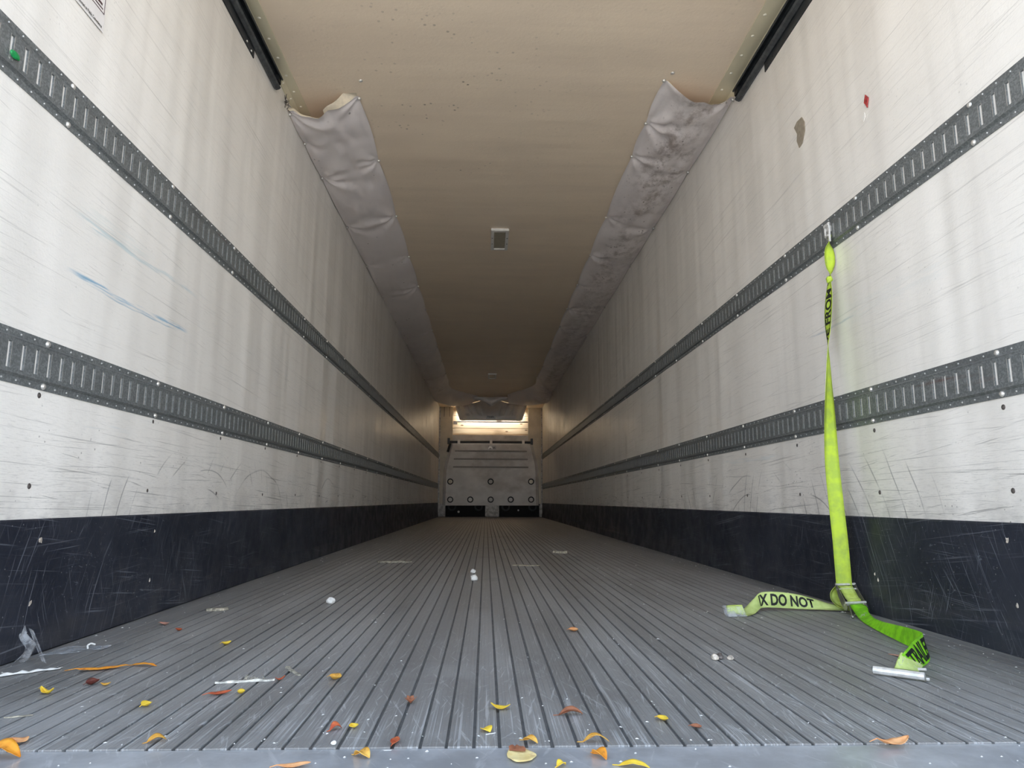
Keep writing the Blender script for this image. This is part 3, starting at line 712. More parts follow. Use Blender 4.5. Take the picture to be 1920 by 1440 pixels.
for z0, xa, xb in ((1.505, -.735, .96), (1.318, -.757, .98), (1.132, -.772, .995)):
    bm = bmesh.new(); box(bm, xa, xb, 16.430, 16.452, z0, z0+.038, .008); rel(obj_bm('rib', bm, M['rib']), tp)  # ribs coloured darker than the panel in place of shading
for i, (x, z) in enumerate(ports):
    bm = bmesh.new(); n = 24; R = [(.072, 16.4495), (.070, 16.441), (.058, 16.440), (.050, 16.447), (.046, 16.475)]; rings = []
    for r, y in R: rings.append([bm.verts.new((x+r*math.cos(2*PI*k/n), y, z+r*math.sin(2*PI*k/n))) for k in range(n)])
    for a, b in zip(rings, rings[1:]):
        for k in range(n): bm.faces.new((a[k], a[(k+1) % n], b[(k+1) % n], b[k]))
    rg = rel(obj_bm('port_ring', bm, M['black'], smooth=True), tp)
    if i not in (0, 2):
        bm = bmesh.new(); tube(bm, (x, 16.466, z), (x, 16.475, z), .0465, 20); o = obj_bm('plug', bm, M['panel']); rel(o, tp)
# logo plate on the panel: white arch and the word AIR
lg = rel(obj_bm('logo_plate', (lambda b: (box(b, .045, .235, 16.444, 16.4495, 1.565, 1.655, .002), b)[1])(bmesh.new()), M['plate']), tp)
bm = bmesh.new(); A, B = [], []
for i in range(15):
    a = PI*(1.02-1.04*i/14); ro, ri = .062, .062-.020-.016*math.sin(PI*i/14)
    A.append(bm.verts.new((.098+ro*.82*math.cos(a), 16.4425, 1.575+ro*1.15*math.sin(a)))); B.append(bm.verts.new((.098+ri*.75*math.cos(a), 16.4425, 1.575+ri*.9*math.sin(a))))
for i in range(14): bm.faces.new((A[i], A[i+1], B[i+1], B[i]))
o = rel(obj_bm('logo_arch', bm, M['rivet_white']), tp); o['label'] = 'white arched emblem'
bm = text_bm('AIR', .04, .02, .055)
for v in bm.verts: v.co = Vector((.155+v.co.x, 16.4425, 1.592+v.co.y))
rel(obj_bm('logo_text', bm, M['ink']), tp)
# base: middle block, dark recess and rubber rings
tk = tp
bm = bmesh.new(); box(bm, -.95, 1.27, 16.78, 16.82, .0, .29); rel(obj_bm('recess_dark_sheet', bm, M['void']), tk)  # black sheet, paints the darkness of the empty recess
bm = bmesh.new(); box(bm, -.95, 1.27, 16.76, 16.82, .302, 1.79); rel(obj_bm('port_reflector', bm, M['white']), tk)  # white plate added behind the open ports to make them look bright
bm = bmesh.new(); box(bm, -.95, 1.27, 16.50, 16.80, .28, .30); rel(obj_bm('recess_light_block', bm, M['void']), tk)  # black divider added to keep the nose light out of the recess
bm = bmesh.new(); box(bm, -.008, .315, 16.52, 16.78, .012, .279, .006); rel(obj_bm('centre_block', bm, M['pillar_low']), tk)
for x in (-.785, -.165, .472, 1.10):
    bm = bmesh.new(); n = 22; rings = []
    for r, y in ((.10, 16.60), (.098, 16.57), (.085, 16.565), (.066, 16.57), (.062, 16.60)): rings.append([bm.verts.new((x+r*math.cos(2*PI*k/n), y, .235+r*math.sin(2*PI*k/n))) for k in range(n)])
    for a, b in zip(rings, rings[1:]):
        for k in range(n): bm.faces.new((a[k], a[(k+1) % n], b[(k+1) % n], b[k]))
    rel(obj_bm('rubber_ring', bm, M['track'], smooth=True), tk)
for x, z, r, m in ((-.636, .115, .026, M['paper']), (.775, .155, .02, M['plate'])):
    bm = bmesh.new(); tube(bm, (x, 16.765, z), (x, 16.78, z), r, 16); rel(obj_bm('plug', bm, m), tk)

# moulded air chute (deflector) under the ceiling
ta = thing('air_chute', 'grey moulded plastic air chute with two arms under the ceiling of the nose', 'air chute', (.1, 16.1, 2.4))
def body(u, v):
    a = u*2-1; xt = .10+.81*a; xb = .103+.69*a
    x = xt+(xb-xt)*v; z = 2.578-.368*v
    y = 16.03-.03*sm(0, .8, v)*(1-.35*abs(a)**3)-.08*sm(.93, .80, abs(a))
    for c, wd in ((.30, .055), (.50, .05), (.74, .06)):
        cc = c+.10*(1-v)*(1 if c < .6 else 0)
        y -= .030*sm(wd+.02, wd, abs(abs(a)-cc))*sm(.05, .2, v)*sm(.78, .62, v)
    y -= .95*math.exp(-(a/.34)**2)*(1-v)**3
    return (x, y, z)
rel(grid('body', body, 80, 20, M['defl'], thick=.006), ta)
def rim(u, v):
    p = Vector(body(u, 1)); return (p.x, p.y+.012-.03*v+.03*math.sin(v*PI)*0, p.z-.022*v)
rel(grid('rim', rim, 40, 2, M['defl_light'], thick=.006), ta)
for k in (0, 1):
    def side(u, v):
        p = Vector(body(k, u)); s_ = -1 if k == 0 else 1
        return (p.x+s_*.03*v, p.y+.05*v, p.z)
    rel(grid('side_rim', side, 12, 2, M['defl_light'], thick=.006), ta)
def arms(u, v):
    a = u*2-1; x = .095+.585*a
    top = 2.578-.010*math.exp(-(a/.3)**2); bot = 2.515-.145*math.exp(-(abs(a)/.26)**1.5)+.012*abs(a)
    ang = PI*v; zc, hz = (top+bot)/2, (top-bot)/2
    return (x+.02*a*(1-2*v), 14.85-.10*math.sin(ang)+.05*abs(a), zc+hz*math.cos(ang))
rel(grid('arms', arms, 60, 12, M['defl_light'], thick=.005), ta)
for a0, a1 in ((-1, -.66), (-.60, -.50), (.50, .60), (.66, 1)):
    def cuff(u, v):
        p = Vector(arms(((a0+(a1-a0)*u)+1)/2, v)); return (p.x, p.y-.012, p.z-.004)
    rel(grid('cuff', cuff, 8, 10, M['defl_light'], thick=.004), ta)
# name plate on the chute
p = Vector(body(.497, .83))
bm = bmesh.new(); box(bm, p.x-.108, p.x+.108, p.y-.012, p.y-.004, p.z-.052, p.z+.052, .002); rel(obj_bm('name_plate', bm, M['plate']), ta)
bm = text_bm('PrimeAir', .055, .03, .165, .25)
for v in bm.verts: v.co = Vector((p.x-.083+v.co.x, p.y-.0135, p.z-.018+v.co.y))
rel(obj_bm('name_text', bm, M['ink']), ta)

# ------------------------------------------------------------------ lime cargo strap
def cr4(P, f):
    n = len(P)-1; f = max(0, min(n-1e-6, f)); i = int(f); q = f-i
    p = [P[max(0, min(n, i+k))] for k in (-1, 0, 1, 2)]
    return .5*((2*p[1])+(-p[0]+p[2])*q+(2*p[0]-5*p[1]+4*p[2]-p[3])*q*q+(-p[0]+3*p[1]-3*p[2]+p[3])*q**3)
class Ribbon:
    """band between two edge curves, thickness th"""
    def __init__(s, A, B, n=80, th=.0016):
        s.A = [Vector(a) for a in A]; s.B = [Vector(b) for b in B]; s.n = n; s.th = th; s.k = len(A)-1
        s.len = [0]
        prev = None
        for i in range(n+1):
            c = s.pt(i/n, .5)
            if prev is not None: s.len.append(s.len[-1]+(c-prev).length)
            prev = c
        s.L = s.len[-1]
    def pt(s, u, v): return cr4(s.A, u*s.k).lerp(cr4(s.B, u*s.k), v)
    def nrm(s, u, v):
        d = 1e-3; a = s.pt(min(1, u+d), v)-s.pt(max(0, u-d), v); b = s.pt(u, 1)-s.pt(u, 0)
        nn = a.cross(b); return nn.normalized() if nn.length > 1e-12 else Vector((0, -1, 0))
    def u_at(s, d):
        d = max(0, min(s.L, d))
        for i in range(s.n):
            if s.len[i+1] >= d: return (i+(d-s.len[i])/max(1e-9, s.len[i+1]-s.len[i]))/s.n
        return 1
    def build(s, name, m, nv=4):
        vs, fs = [], []; w_ = nv+1
        for sd in (0, 1):
            for i in range(s.n+1):
                for j in range(w_):
                    u, v = i/s.n, j/nv; vs.append(s.pt(u, v)+s.nrm(u, v)*s.th*(.5-sd))
        o2 = (s.n+1)*w_
        for i in range(s.n):
            for j in range(nv):
                a = i*w_+j; fs.append((a, a+w_, a+w_+1, a+1)); fs.append((o2+a, o2+a+1, o2+a+w_+1, o2+a+w_))
            for j in (0, nv):
                a = i*w_+j; fs.append((a, a+w_, o2+a+w_, o2+a))
        for i in (0, s.n):
            for j in range(nv): a = i*w_+j; fs.append((a, a+1, o2+a+1, o2+a))
        return mesh(name, vs, fs, m, None, True)
    def text(s, name, txt, d0, d1, v0, v1, m, side=1, flip=False):
        """print txt from arc length d0 to d1, glyph foot at v0 and glyph top at v1"""
        bm = text_bm(txt, 1.0, .036); x1 = max(v.co.x for v in bm.verts); cap = .70
        bmesh.ops.triangulate(bm, faces=bm.faces[:])
        for _ in range(3):
            lim = .012/abs(d1-d0)*x1
            es = [e_ for e_ in bm.edges if abs(e_.verts[0].co.x-e_.verts[1].co.x) > lim]
            if not es: break
            bmesh.ops.subdivide_edges(bm, edges=es, cuts=1); bmesh.ops.triangulate(bm, faces=bm.faces[:])
        for v in bm.verts:
            u = s.u_at(d0+(d1-d0)*v.co.x/x1); vv = v0+(v1-v0)*v.co.y/cap
            v.co = s.pt(u, vv)+s.nrm(u, vv)*side*(s.th*.5+.0006)
        return obj_bm(name, bm, m, recalc=False)

ts = thing('cargo_strap', 'lime green cargo strap hooked into the upper right rail, trailing onto the floor', 'strap', (1.27, 2.5, 0))
# hanging run: A is the left edge as seen, B the right edge
stations = []   # (x, y, z, angle of the width vector, width)
for z, x, y, ang, wd in ((1.392, 1.318, 2.575, 100, .022), (1.368, 1.316, 2.574, 70, .030), (1.335, 1.312, 2.572, 20, .042), (1.29, 1.310, 2.570, 10, .044), (1.255, 1.309, 2.570, 30, .040), (1.232, 1.309, 2.570, 70, .026), (1.222, 1.308, 2.570, 92, .016),
                         (1.205, 1.308, 2.570, 92, .020), (1.18, 1.307, 2.568, 94, .032), (1.14, 1.306, 2.565, 94, .046), (1.08, 1.305, 2.562, 93, .050), (1.03, 1.303, 2.558, 86, .050), (.985, 1.300, 2.555, 74, .050), (.95, 1.297, 2.552, 63, .050), (.88, 1.292, 2.546, 50, .050), (.80, 1.287, 2.540, 38, .050),
                         (.72, 1.283, 2.534, 24, .050), (.62, 1.278, 2.527, 8, .050), (.50, 1.272, 2.518, -8, .050), (.36, 1.266, 2.508, -20, .050), (.24, 1.264, 2.503, -24, .0505), (.15, 1.264, 2.500, -26, .051), (.088, 1.266, 2.499, -27, .051)):
    a = math.radians(ang); h_ = Vector((math.cos(a), math.sin(a), 0))*wd*.5; x -= .022*sm(1.30, 1.02, z)*sm(.15, .6, z); y -= .054*min(1, max(0, (z-.09)/1.05)); c = Vector((x, y, z)); stations.append((c-h_, c+h_))
# keep the left edge on the left of the picture: upper part runs along the wall, its far end is on the left
A, B = [], []
for i, (p, q) in enumerate(stations): A.append(p); B.append(q)
up_ = Ribbon(A, B, 150)
rel(up_.build('webbing', M['web']), ts)
L = up_.L
def darc(z):
    best = min(range(len(up_.len)), key=lambda i: abs(up_.pt(i/up_.n, .5).z-z)); return up_.len[best]
o2 = up_.text('print', 'VE FROM TR', darc(.955), darc(1.262), .12, .86, M['ink'], -1); rel(o2, ts)
# knot
bm = bmesh.new(); bmesh.ops.create_icosphere(bm, subdivisions=3, radius=1)
for v in bm.verts:
    k = 1+.45*noise.noise(v.co*1.6+Vector((3, 1, 2))); v.co = Vector((1.300+v.co.x*.010*k, 2.512+v.co.y*.014*k, 1.213+v.co.z*.014*k))
rel(obj_bm('knot', bm, M['web'], smooth=True), ts)
# wall fitting: small pale steel hook plate in the slot
tf = bmesh.new(); box(tf, 1.306, 1.3125, 2.546, 2.560, 1.355, 1.452, .002); box(tf, 1.306, 1.3125, 2.586, 2.597, 1.395, 1.452, .002)
box(tf, 1.304, 1.314, 2.546, 2.597, 1.436, 1.456, .003); box(tf, 1.304, 1.316, 2.555, 2.592, 1.385, 1.398, .003); box(tf, 1.312, 1.330, 2.575, 2.590, 1.42, 1.45, .002)
for v in tf.verts: v.co = Vector((v.co.x, 2.519+(v.co.y-2.5715)*.78, 1.400+(v.co.z-1.405)*.78))
rel(obj_bm('rail_fitting', tf, M['alu']), ts)

# cam buckle
T0, T1 = Vector((1.238, 2.493, .090)), Vector((1.298, 2.493, .092)); F0, F1 = Vector((1.222, 2.398, .032)), Vector((1.284, 2.400, .034))
def plate(a, f, out):
    """side plate between the top pin and the foot, deeper in its middle"""
    d = (f-a); n = Vector(out); dn = Vector((0, .35, -1)).normalized()
    prof = [(-.10, .10), (-.04, .28), (.3, .62), (.62, .78), (.9, .70), (1.07, .35), (1.08, .0), (.9, -.10), (.5, -.06), (.1, -.07), (-.08, -.04)]
    bm = bmesh.new(); P = [a+d*t+dn*k*.036 for t, k in prof]
    va = [bm.verts.new(p_) for p_ in P]; vb = [bm.verts.new(p_+n*.0022) for p_ in P]; m_ = len(P)
    bm.faces.new(va); bm.faces.new(vb[::-1])
    for i in range(m_): bm.faces.new((va[i], va[(i+1) % m_], vb[(i+1) % m_], vb[i]))
    return bm
ux = (T1-T0).normalized()
rel(obj_bm('side_plate', plate(T0-ux*.002, F0-ux*.002, -ux), M['steel']), ts); rel(obj_bm('side_plate', plate(T1+ux*.002, F1+ux*.002, ux), M['steel']), ts)
for f_, r, off in ((.0, .0038, 0), (.12, .0028, -.008), (.93, .0038, .004), (.80, .003, -.012)):
    bm = bmesh.new(); a = T0.lerp(F0, f_)-ux*.005+Vector((0, 0, off)); b = T1.lerp(F1, f_)+ux*.005+Vector((0, 0, off)); tube(bm, a, b, r, 12); rel(obj_bm('pin', bm, M['alu']), ts)
bm = bmesh.new(); a = F0+Vector((.004, -.004, .0)); b = Vector((1.200, 2.330, .006)); tube(bm, a, b, .0025, 8); dome(bm, b, (0, -1, .3), .006, .008, 8); rel(obj_bm('release_lever', bm, M['steel']), ts)
# webbing threaded through the buckle
thr = Ribbon([T0+Vector((.006, .0, -.006)), T0.lerp(F0, .35)+Vector((.006, 0, -.006)), T0.lerp(F0, .6)+Vector((.007, 0, -.004)), T0.lerp(F0, .72)+Vector((.007, -.004, -.002)), T0.lerp(F0, .80)+Vector((.007, 0, -.010))],
             [T1+Vector((-.006, .0, -.006)), T1.lerp(F1, .35)+Vector((-.006, 0, -.006)), T1.lerp(F1, .6)+Vector((-.007, 0, -.004)), T1.lerp(F1, .72)+Vector((-.007, -.004, -.002)), T1.lerp(F1, .80)+Vector((-.007, 0, -.010))], 30)
rel(thr.build('threaded_webbing', M['web_dirty']), ts)
bk_ = Ribbon([(1.236, 2.500, .085), (1.226, 2.520, .06), (1.224, 2.515, .035), (1.230, 2.48, .018), (1.245, 2.45, .012)], [(1.285, 2.512, .085), (1.276, 2.535, .06), (1.274, 2.53, .035), (1.28, 2.50, .018), (1.295, 2.47, .012)], 30)
rel(bk_.build('return_loop', M['web_dirty']), ts)
# tail with the printed words, lying on edge to the left
lt = Ribbon([(1.268, 2.470, .006), (1.215, 2.480, .006), (1.165, 2.490, .006), (1.115, 2.500, .006), (1.065, 2.505, .008), (1.015, 2.502, .011), (.968, 2.492, .012), (.943, 2.462, .010), (.918, 2.428, .004), (.890, 2.395, .003), (.868, 2.372, .004)],
            [(1.272, 2.512, .018), (1.218, 2.515, .022), (1.163, 2.512, .038), (1.112, 2.508, .052), (1.064, 2.508, .060), (1.015, 2.506, .064), (.970, 2.512, .060), (.938, 2.492, .042), (.905, 2.470, .022), (.878, 2.440, .012), (.862, 2.422, .012)], 90)
rel(lt.build('printed_tail', M['web_pale']), ts)
L = lt.L
rel(lt.text('print', 'IX DO NOT', .318, .115, .17, .86, M['ink'], -1), ts)
bm = bmesh.new()
tp_ = [(.868, 2.372, .002), (.800, 2.362, .002), (.795, 2.375, .030), (.862, 2.392, .030)]
v0 = [bm.verts.new(p_) for p_ in tp_]; v1 = [bm.verts.new(Vector(p_)+Vector((-.004, .016, .004))) for p_ in tp_]
bm.faces.new(v0); bm.faces.new(v1[::-1])
for i in range(4): bm.faces.new((v0[i], v0[(i+1) % 4], v1[(i+1) % 4], v1[i]))
rel(obj_bm('taped_end', bm, M['film']), ts)
te = Ribbon([(.866, 2.380, .004), (.835, 2.378, .010), (.805, 2.375, .012)], [(.862, 2.400, .034), (.835, 2.398, .034), (.806, 2.392, .033)], 10, .004); rel(te.build('folded_end', M['web_dirty']), ts)
# bright green run from the buckle to the floor fitting
gr = Ribbon([(1.232, 2.404, .034), (1.226, 2.365, .016), (1.212, 2.310, .004), (1.185, 2.225, .003), (1.160, 2.120, .003), (1.142, 2.030, .003), (1.118, 1.900, .003), (1.098, 1.800, .004), (1.090, 1.760, .004), (1.068, 1.722, .003), (1.035, 1.682, .003), (1.000, 1.645, .003), (.962, 1.602, .004)],
            [(1.280, 2.410, .036), (1.274, 2.370, .030), (1.252, 2.322, .022), (1.214, 2.225, .020), (1.183, 2.130, .026), (1.158, 2.040, .034), (1.128, 1.910, .046), (1.103, 1.810, .053), (1.088, 1.775, .053), (1.060, 1.745, .052), (1.010, 1.690, .050), (.965, 1.635, .048), (.915, 1.588, .036)], 130)
rel(gr.build('green_run', M['web_green']), ts)
rel(gr.text('print', 'TRAILER', gr.L-.030, gr.L-.245, .12, .88, M['ink'], -1), ts)
hem = Ribbon([(1.004, 1.648, .006), (.982, 1.62, .006), (.948, 1.575, .009)], [(.935, 1.612, .043), (.918, 1.592, .036), (.895, 1.573, .018)], 16, .005); rel(hem.build('stitched_hem', M['web_pale']), ts)
bm = bmesh.new(); rr = random.Random(3)
for i in range(26):
    a = hem.pt(rr.uniform(.1, .9), rr.uniform(.1, .9))+Vector((-.001, -.003, .0015)); tube(bm, a, a+Vector((rr.uniform(-.008, .008), -.001, rr.uniform(-.008, .008))), .0006, 4)
for i in range(18):
    u = .14+rr.uniform(0, .035); p_ = gr.pt(u, rr.uniform(.1, .9))+Vector((0, -.001, .0018)); tube(bm, p_, p_+Vector((rr.uniform(-.004, .004), rr.uniform(-.012, .012), .0004)), .0006, 4)
o = obj_bm('stitches', bm, M['thread']); o['kind'] = 'stuff'; rel(o, ts)
# aluminium end fitting
bm = bmesh.new(); e0, e1 = Vector((.862, 1.598, .010)), Vector((.938, 1.535, .010)); d_ = (e1-e0).normalized(); pr = Vector((d_.y, -d_.x, 0))
for t0, t1, wd, hh, zz in ((0, 1, .007, .006, .010),):
    n = 10; ra_, rb_ = [], []
    for i in range(n):
        a = 2*PI*i/n; off = pr*(.010*math.cos(a))+Vector((0, 0, .0085*math.sin(a)))
        ra_.append(bm.verts.new(e0+off)); rb_.append(bm.verts.new(e1+off))
    for i in range(n): bm.faces.new((ra_[i], ra_[(i+1) % n], rb_[(i+1) % n], rb_[i]))
    bm.faces.new(ra_[::-1]); bm.faces.new(rb_)
rel(obj_bm('end_fitting', bm, M['alu']), ts)
bm = bmesh.new(); a = e1+Vector((-.004, .014, .012)); tube(bm, a, a+Vector((.010, -.012, .002)), .003, 8); tube(bm, e1+Vector((.0, -.004, -.004)), e1+Vector((.006, -.006, -.004)), .003, 6); rel(obj_bm('end_pin', bm, M['alu']), ts)

# ------------------------------------------------------------------ fallen leaves
LM = dict(
    orange=leaf_mat('leaf_orange', (.85, .36, .03), (.72, .25, .015)), peach=leaf_mat('leaf_peach', (.82, .44, .20), (.72, .30, .11), amt=.3, seed=2),
    yellow=leaf_mat('leaf_yellow', (.85, .62, .06), (.78, .48, .03), seed=4), gold=leaf_mat('leaf_gold', (.78, .46, .09), (.62, .30, .04), seed=6),
    red=leaf_mat('leaf_red', (.62, .15, .05), (.42, .07, .03), seed=8), maroon=leaf_mat('leaf_maroon', (.10, .025, .02), (.22, .05, .035), seed=10),
    brown=leaf_mat('leaf_brown', (.36, .14, .07), (.24, .08, .04), seed=12), pale=leaf_mat('leaf_pale_yellow', (.85, .70, .34), (.76, .58, .24), (.40, .20, .14), .35, 14),
    pink=leaf_mat('leaf_pink', (.66, .38, .30), (.52, .25, .18), amt=.3, seed=16))
def leaf(x, y, L, W, rot, m, label, curl=.25, fold=.3, twist=0, z0=.0, tip=1.0, stem=True, lob=0):
    """curl>0 lifts the ends, curl<0 arches the middle; fold lifts both halves"""
    t = thing('leaf', label, 'leaf', (x, y, z0), 'fallen leaves on the trailer floor')
    nu, nv = 14, 6; P = {}
    for i in range(nu+1):
        for j in range(nv+1):
            q = i/nu; s_ = j/nv*2-1
            wv = math.sin(PI*min(1, q**tip*.96+.03))**.75*(1+lob*math.cos(q*9))
            px, py = (q-.5)*L, s_*W*.5*wv
            pz = curl*L*((2*q-1)**2 if curl > 0 else 1-(2*q-1)**2)*(1 if curl > 0 else -1)
            pz += fold*W*.5*abs(s_)*wv
            a = twist*(q-.5); py, pz = py*math.cos(a)-0*pz, pz+py*math.sin(a)
            pz += .0016*noise.noise((px*90, py*90, x*31))
            P[i, j] = Vector((px, py, pz))
    zmin = min(p_.z for p_ in P.values()); R = Matrix.Rotation(rot, 3, 'Z')
    vs = [R @ (P[i, j]-Vector((0, 0, zmin-.0012))) for i in range(nu+1) for j in range(nv+1)]
    fs = [(i*(nv+1)+j, (i+1)*(nv+1)+j, (i+1)*(nv+1)+j+1, i*(nv+1)+j+1) for i in range(nu) for j in range(nv)]
    o = mesh('blade', vs, fs, LM[m], t, True); md = o.modifiers.new('thickness', 'SOLIDIFY'); md.thickness = .0005
    if stem:
        bm = bmesh.new(); a = R @ (P[0, nv//2]-Vector((0, 0, zmin-.0015))); mid = R @ (P[nu//2, nv//2]-Vector((0, 0, zmin-.0018)))
        b = a+R @ Vector((-L*.22, L*.03, 0)); b.z = max(.001, a.z*.6); tube(bm, mid, a, .0005, 5, .0008); tube(bm, a, b, .0008, 5, .0006)
        obj_bm('stem', bm, LM[m], t)
    return t
S = -.0022
leaf(-.712, 1.130, .060, .034, .12, 'orange', 'large bright orange curled leaf at the left edge on the bare metal sill', -.22, .5, .6, S)
leaf(-.722, 1.192, .032, .024, -.35, 'peach', 'peach coloured crumpled leaf at the left edge just above the sill', .18, .5, .8)
leaf(-.852, 1.476, .032, .016, -.35, 'yellow', 'small yellow boat-shaped leaf nearest the left edge of the grooved deck', .35, .35)
leaf(-.850, 1.672, .100, .022, .42, 'orange', 'long narrow orange leaf by the left wall, the longer of a touching pair', .05, .25)
leaf(-.775, 1.706, .062, .016, -.12, 'orange', 'shorter orange leaf touching the tip of the long narrow one', -.05, .3)
leaf(-.801, 1.543, .026, .020, 1.0, 'maroon', 'dark maroon folded leaf below the long orange pair', .2, 1.1)
leaf(-.770, 1.534, .018, .012, .5, 'gold', 'tiny rust brown leaf right of the dark maroon one', .3, .6, stem=False)
leaf(-.618, 1.385, .020, .020, 1.1, 'yellow', 'small yellow leaf with a dark brown foot, left of centre on the deck', .2, .8)
leaf(-.512, 1.193, .028, .020, .6, 'gold', 'golden brown leaf just above the sill, third from the left', -.2, .4)
leaf(-.675, 1.944, .024, .018, .8, 'yellow', 'small yellow and black leaf standing alone beside the left kick plate', .3, .7)
leaf(-.514, 1.462, .044, .016, .55, 'red', 'long orange-red leaf with a pale tip below the white splinter', .10, .5)
leaf(-.475, 1.468, .014, .018, .2, 'yellow', 'tiny yellow and black leaf right of the orange-red one below the splinter', .3, .8, stem=False)
leaf(-.430, 1.574, .024, .008, .9, 'red', 'thin red leaf at the right tip of the white splinter', .3, .4, stem=False)
leaf(-.314, 1.573, .026, .026, -.2, 'gold', 'golden cup-shaped leaf alone left of the deck centre', .25, .7)
leaf(-.244, 1.244, .022, .018, .7, 'red', 'rust red hooked leaf next to a small yellow one near the sill', -.25, .5, .8)
leaf(-.216, 1.252, .016, .016, -.9, 'yellow', 'small yellow leaf with brown tip right of the rust red hooked one', .3, .5)
leaf(-.138, 1.178, .030, .014, 1.45, 'red', 'pointed red-orange leaf standing at the deck edge', .1, .6)
leaf(-.137, 1.396, .026, .020, -1.4, 'brown', 'dark brown three-lobed leaf left of the centre line', .3, .9, lob=.3)
leaf(-.180, 1.124, .028, .022, -.5, 'gold', 'gold curled leaf on the sill left of the centre', -.2, .5, .5, S)
leaf(-.270, 1.085, .046, .014, .25, 'peach', 'orange-pink leaf cut by the bottom edge on the sill', .1, .5, 0, S)
leaf(.031, 1.354, .036, .020, -.2, 'yellow', 'bright yellow winged leaf near the centre of the deck', .25, .3, stem=False)
leaf(.005, 1.232, .020, .022, -.9, 'yellow', 'small bright yellow leaf above a white sliver near the sill', -.15, .3, stem=False)
leaf(.074, 1.175, .026, .016, -.5, 'gold', 'orange rolled leaf just above the big pale yellow leaf', -.12, .7)
big = leaf(.058, 1.120, .044, .060, .1, 'pale', 'big flat pale yellow leaf on the sill with a brown ragged top', .03, .08, 0, S, .8, False, .06)
bm = bmesh.new(); rr = random.Random(5); prev = None
for i in range(9):
    q = i/8; a = bm.verts.new((-.018+.024*q, .014-.004*q, .0045)); b = bm.verts.new((-.019+.026*q, .024+.007*math.sin(q*PI)+rr.uniform(-.003, .003), .005+rr.uniform(0, .003)))
    if prev: bm.faces.new((prev[0], a, b, prev[1]))
    prev = (a, b)
o = obj_bm('ragged_top', bm, LM['brown'], big); o['label'] = 'brown ragged top edge'
leaf(.155, 1.316, .044, .018, .12, 'brown', 'rolled brown-orange leaf right of the deck centre', -.12, .8, .5)
leaf(.178, 1.173, .042, .014, 0, 'gold', 'arched golden leaf bridging the edge between deck and sill', -.24, .25)
leaf(.174, 1.115, .030, .020, -1.0, 'orange', 'folded orange leaf with a red half on the sill', -.1, .8, 0, S)
leaf(.113, 1.080, .016, .014, .6, 'yellow', 'tiny yellow leaf on the sill right of the big pale one', -.2, .5, 0, S)
leaf(.218, 1.074, .044, .018, -.25, 'yellow', 'bright yellow long leaf on the sill cut by the bottom edge', -.1, .35, 0, S)
leaf(.260, 2.121, .028, .040, -.2, 'peach', 'pale peach leaf alone far out on the open deck', .2, .4)
leaf(.311, 1.282, .020, .022, -.6, 'yellow', 'yellow rounded leaf with a small brown end right of centre', .2, .5)
leaf(.358, 1.241, .018, .014, -.3, 'brown', 'small brown and orange leaf furthest right on the front of the deck', .15, .5)
leaf(.643, 1.150, .056, .024, .15, 'peach', 'large peach leaf curled up at the deck edge on the right', .2, .35, .4)
leaf(-.968, 2.242, .034, .020, -.3, 'pink', 'faded pink leaf in the gutter along the left kick plate', .2, .5)
leaf(-.884, 2.145, .018, .018, .2, 'red', 'tiny red leaf right of the faded pink one by the left kick plate', .3, .6, stem=False)
leaf(1.03, 1.776, .055, .014, -.6, 'pink', 'flattened pinkish leaf skin inside the bend of the green strap', .02, .1, stem=False)

# ------------------------------------------------------------------ splinters, chips, film
def sliver(name, label, cat, a, b, wd, h, m, seed, n=14, z0=0):
    t = thing(name, label, cat, ((a[0]+b[0])/2, (a[1]+b[1])/2, z0), 'litter on the trailer floor')
    a, b = Vector((*a, 0)), Vector((*b, 0)); d = b-a; p = Vector((-d.y, d.x, 0)).normalized(); vs, fs = [], []
    for i in range(n+1):
        q = i/n; c = a+d*q+p*.25*wd*noise.noise((q*4, seed, 0)); r = wd*.5*(.75+.5*noise.noise((q*6, seed, 5)))*(1 if .03 < q < .97 else .6); hh = h*(.75+.4*noise.noise((q*5, seed, 9)))
        for s1, zz in ((-1, .0005), (-.8, hh), (.5, hh*.9), (1, .0005)): vs.append(c+p*r*s1+Vector((0, 0, zz+z0)))
    for i in range(n):
        for j in range(4): k = i*4; fs.append((k+j, k+4+j, k+4+(j+1) % 4, k+(j+1) % 4))
    fs += [(3, 2, 1, 0), (n*4, n*4+1, n*4+2, n*4+3)]
    rel(mesh('shaft', vs, fs, m), t); return t
t = sliver('wood_splinter', 'long bleached white wood splinter lying across the deck on the left', 'splinter', (-.555, 1.547), (-.440, 1.571), .014, .006, M['stick'], 1)
bm = bmesh.new()
for i in range(22):
    q = .45+.35*rnd.random(); a = Vector((-.555+.115*q, 1.556+.024*q, .003)); tube(bm, a, a+Vector((rnd.uniform(-.01, .01), rnd.uniform(.0, .016), rnd.uniform(.0, .008))), .0005, 4)
rel(obj_bm('frayed_fibres', bm, M['grey_chip']), t)['kind'] = 'stuff'
sliver('wood_chip', 'slanting grey wood chip right of the long white splinter', 'chip', (-.448, 1.688), (-.398, 1.608), .014, .005, M['grey_chip'], 3, 8)
sliver('wood_chip', 'flat tan wood chip beside the left kick plate further in', 'chip', (-.952, 2.520), (-.888, 2.550), .055, .010, M['tan_chip'], 5, 8)
sliver('wood_chip', 'small tan sliver under the left edge below the film', 'chip', (-.83, 1.32), (-.79, 1.335), .008, .003, M['tan_chip'], 6, 6)
sliver('plastic_scrap', 'grey crumpled plastic scrap left of the centre far in', 'scrap', (-.66, 4.43), (-.45, 4.45), .12, .012, M['grey_chip'], 8, 12)
sliver('plastic_scrap', 'pale torn paper strip right of the centre far in', 'scrap', (.165, 4.24), (.325, 4.20), .09, .006, M['tan_chip'], 11, 12)
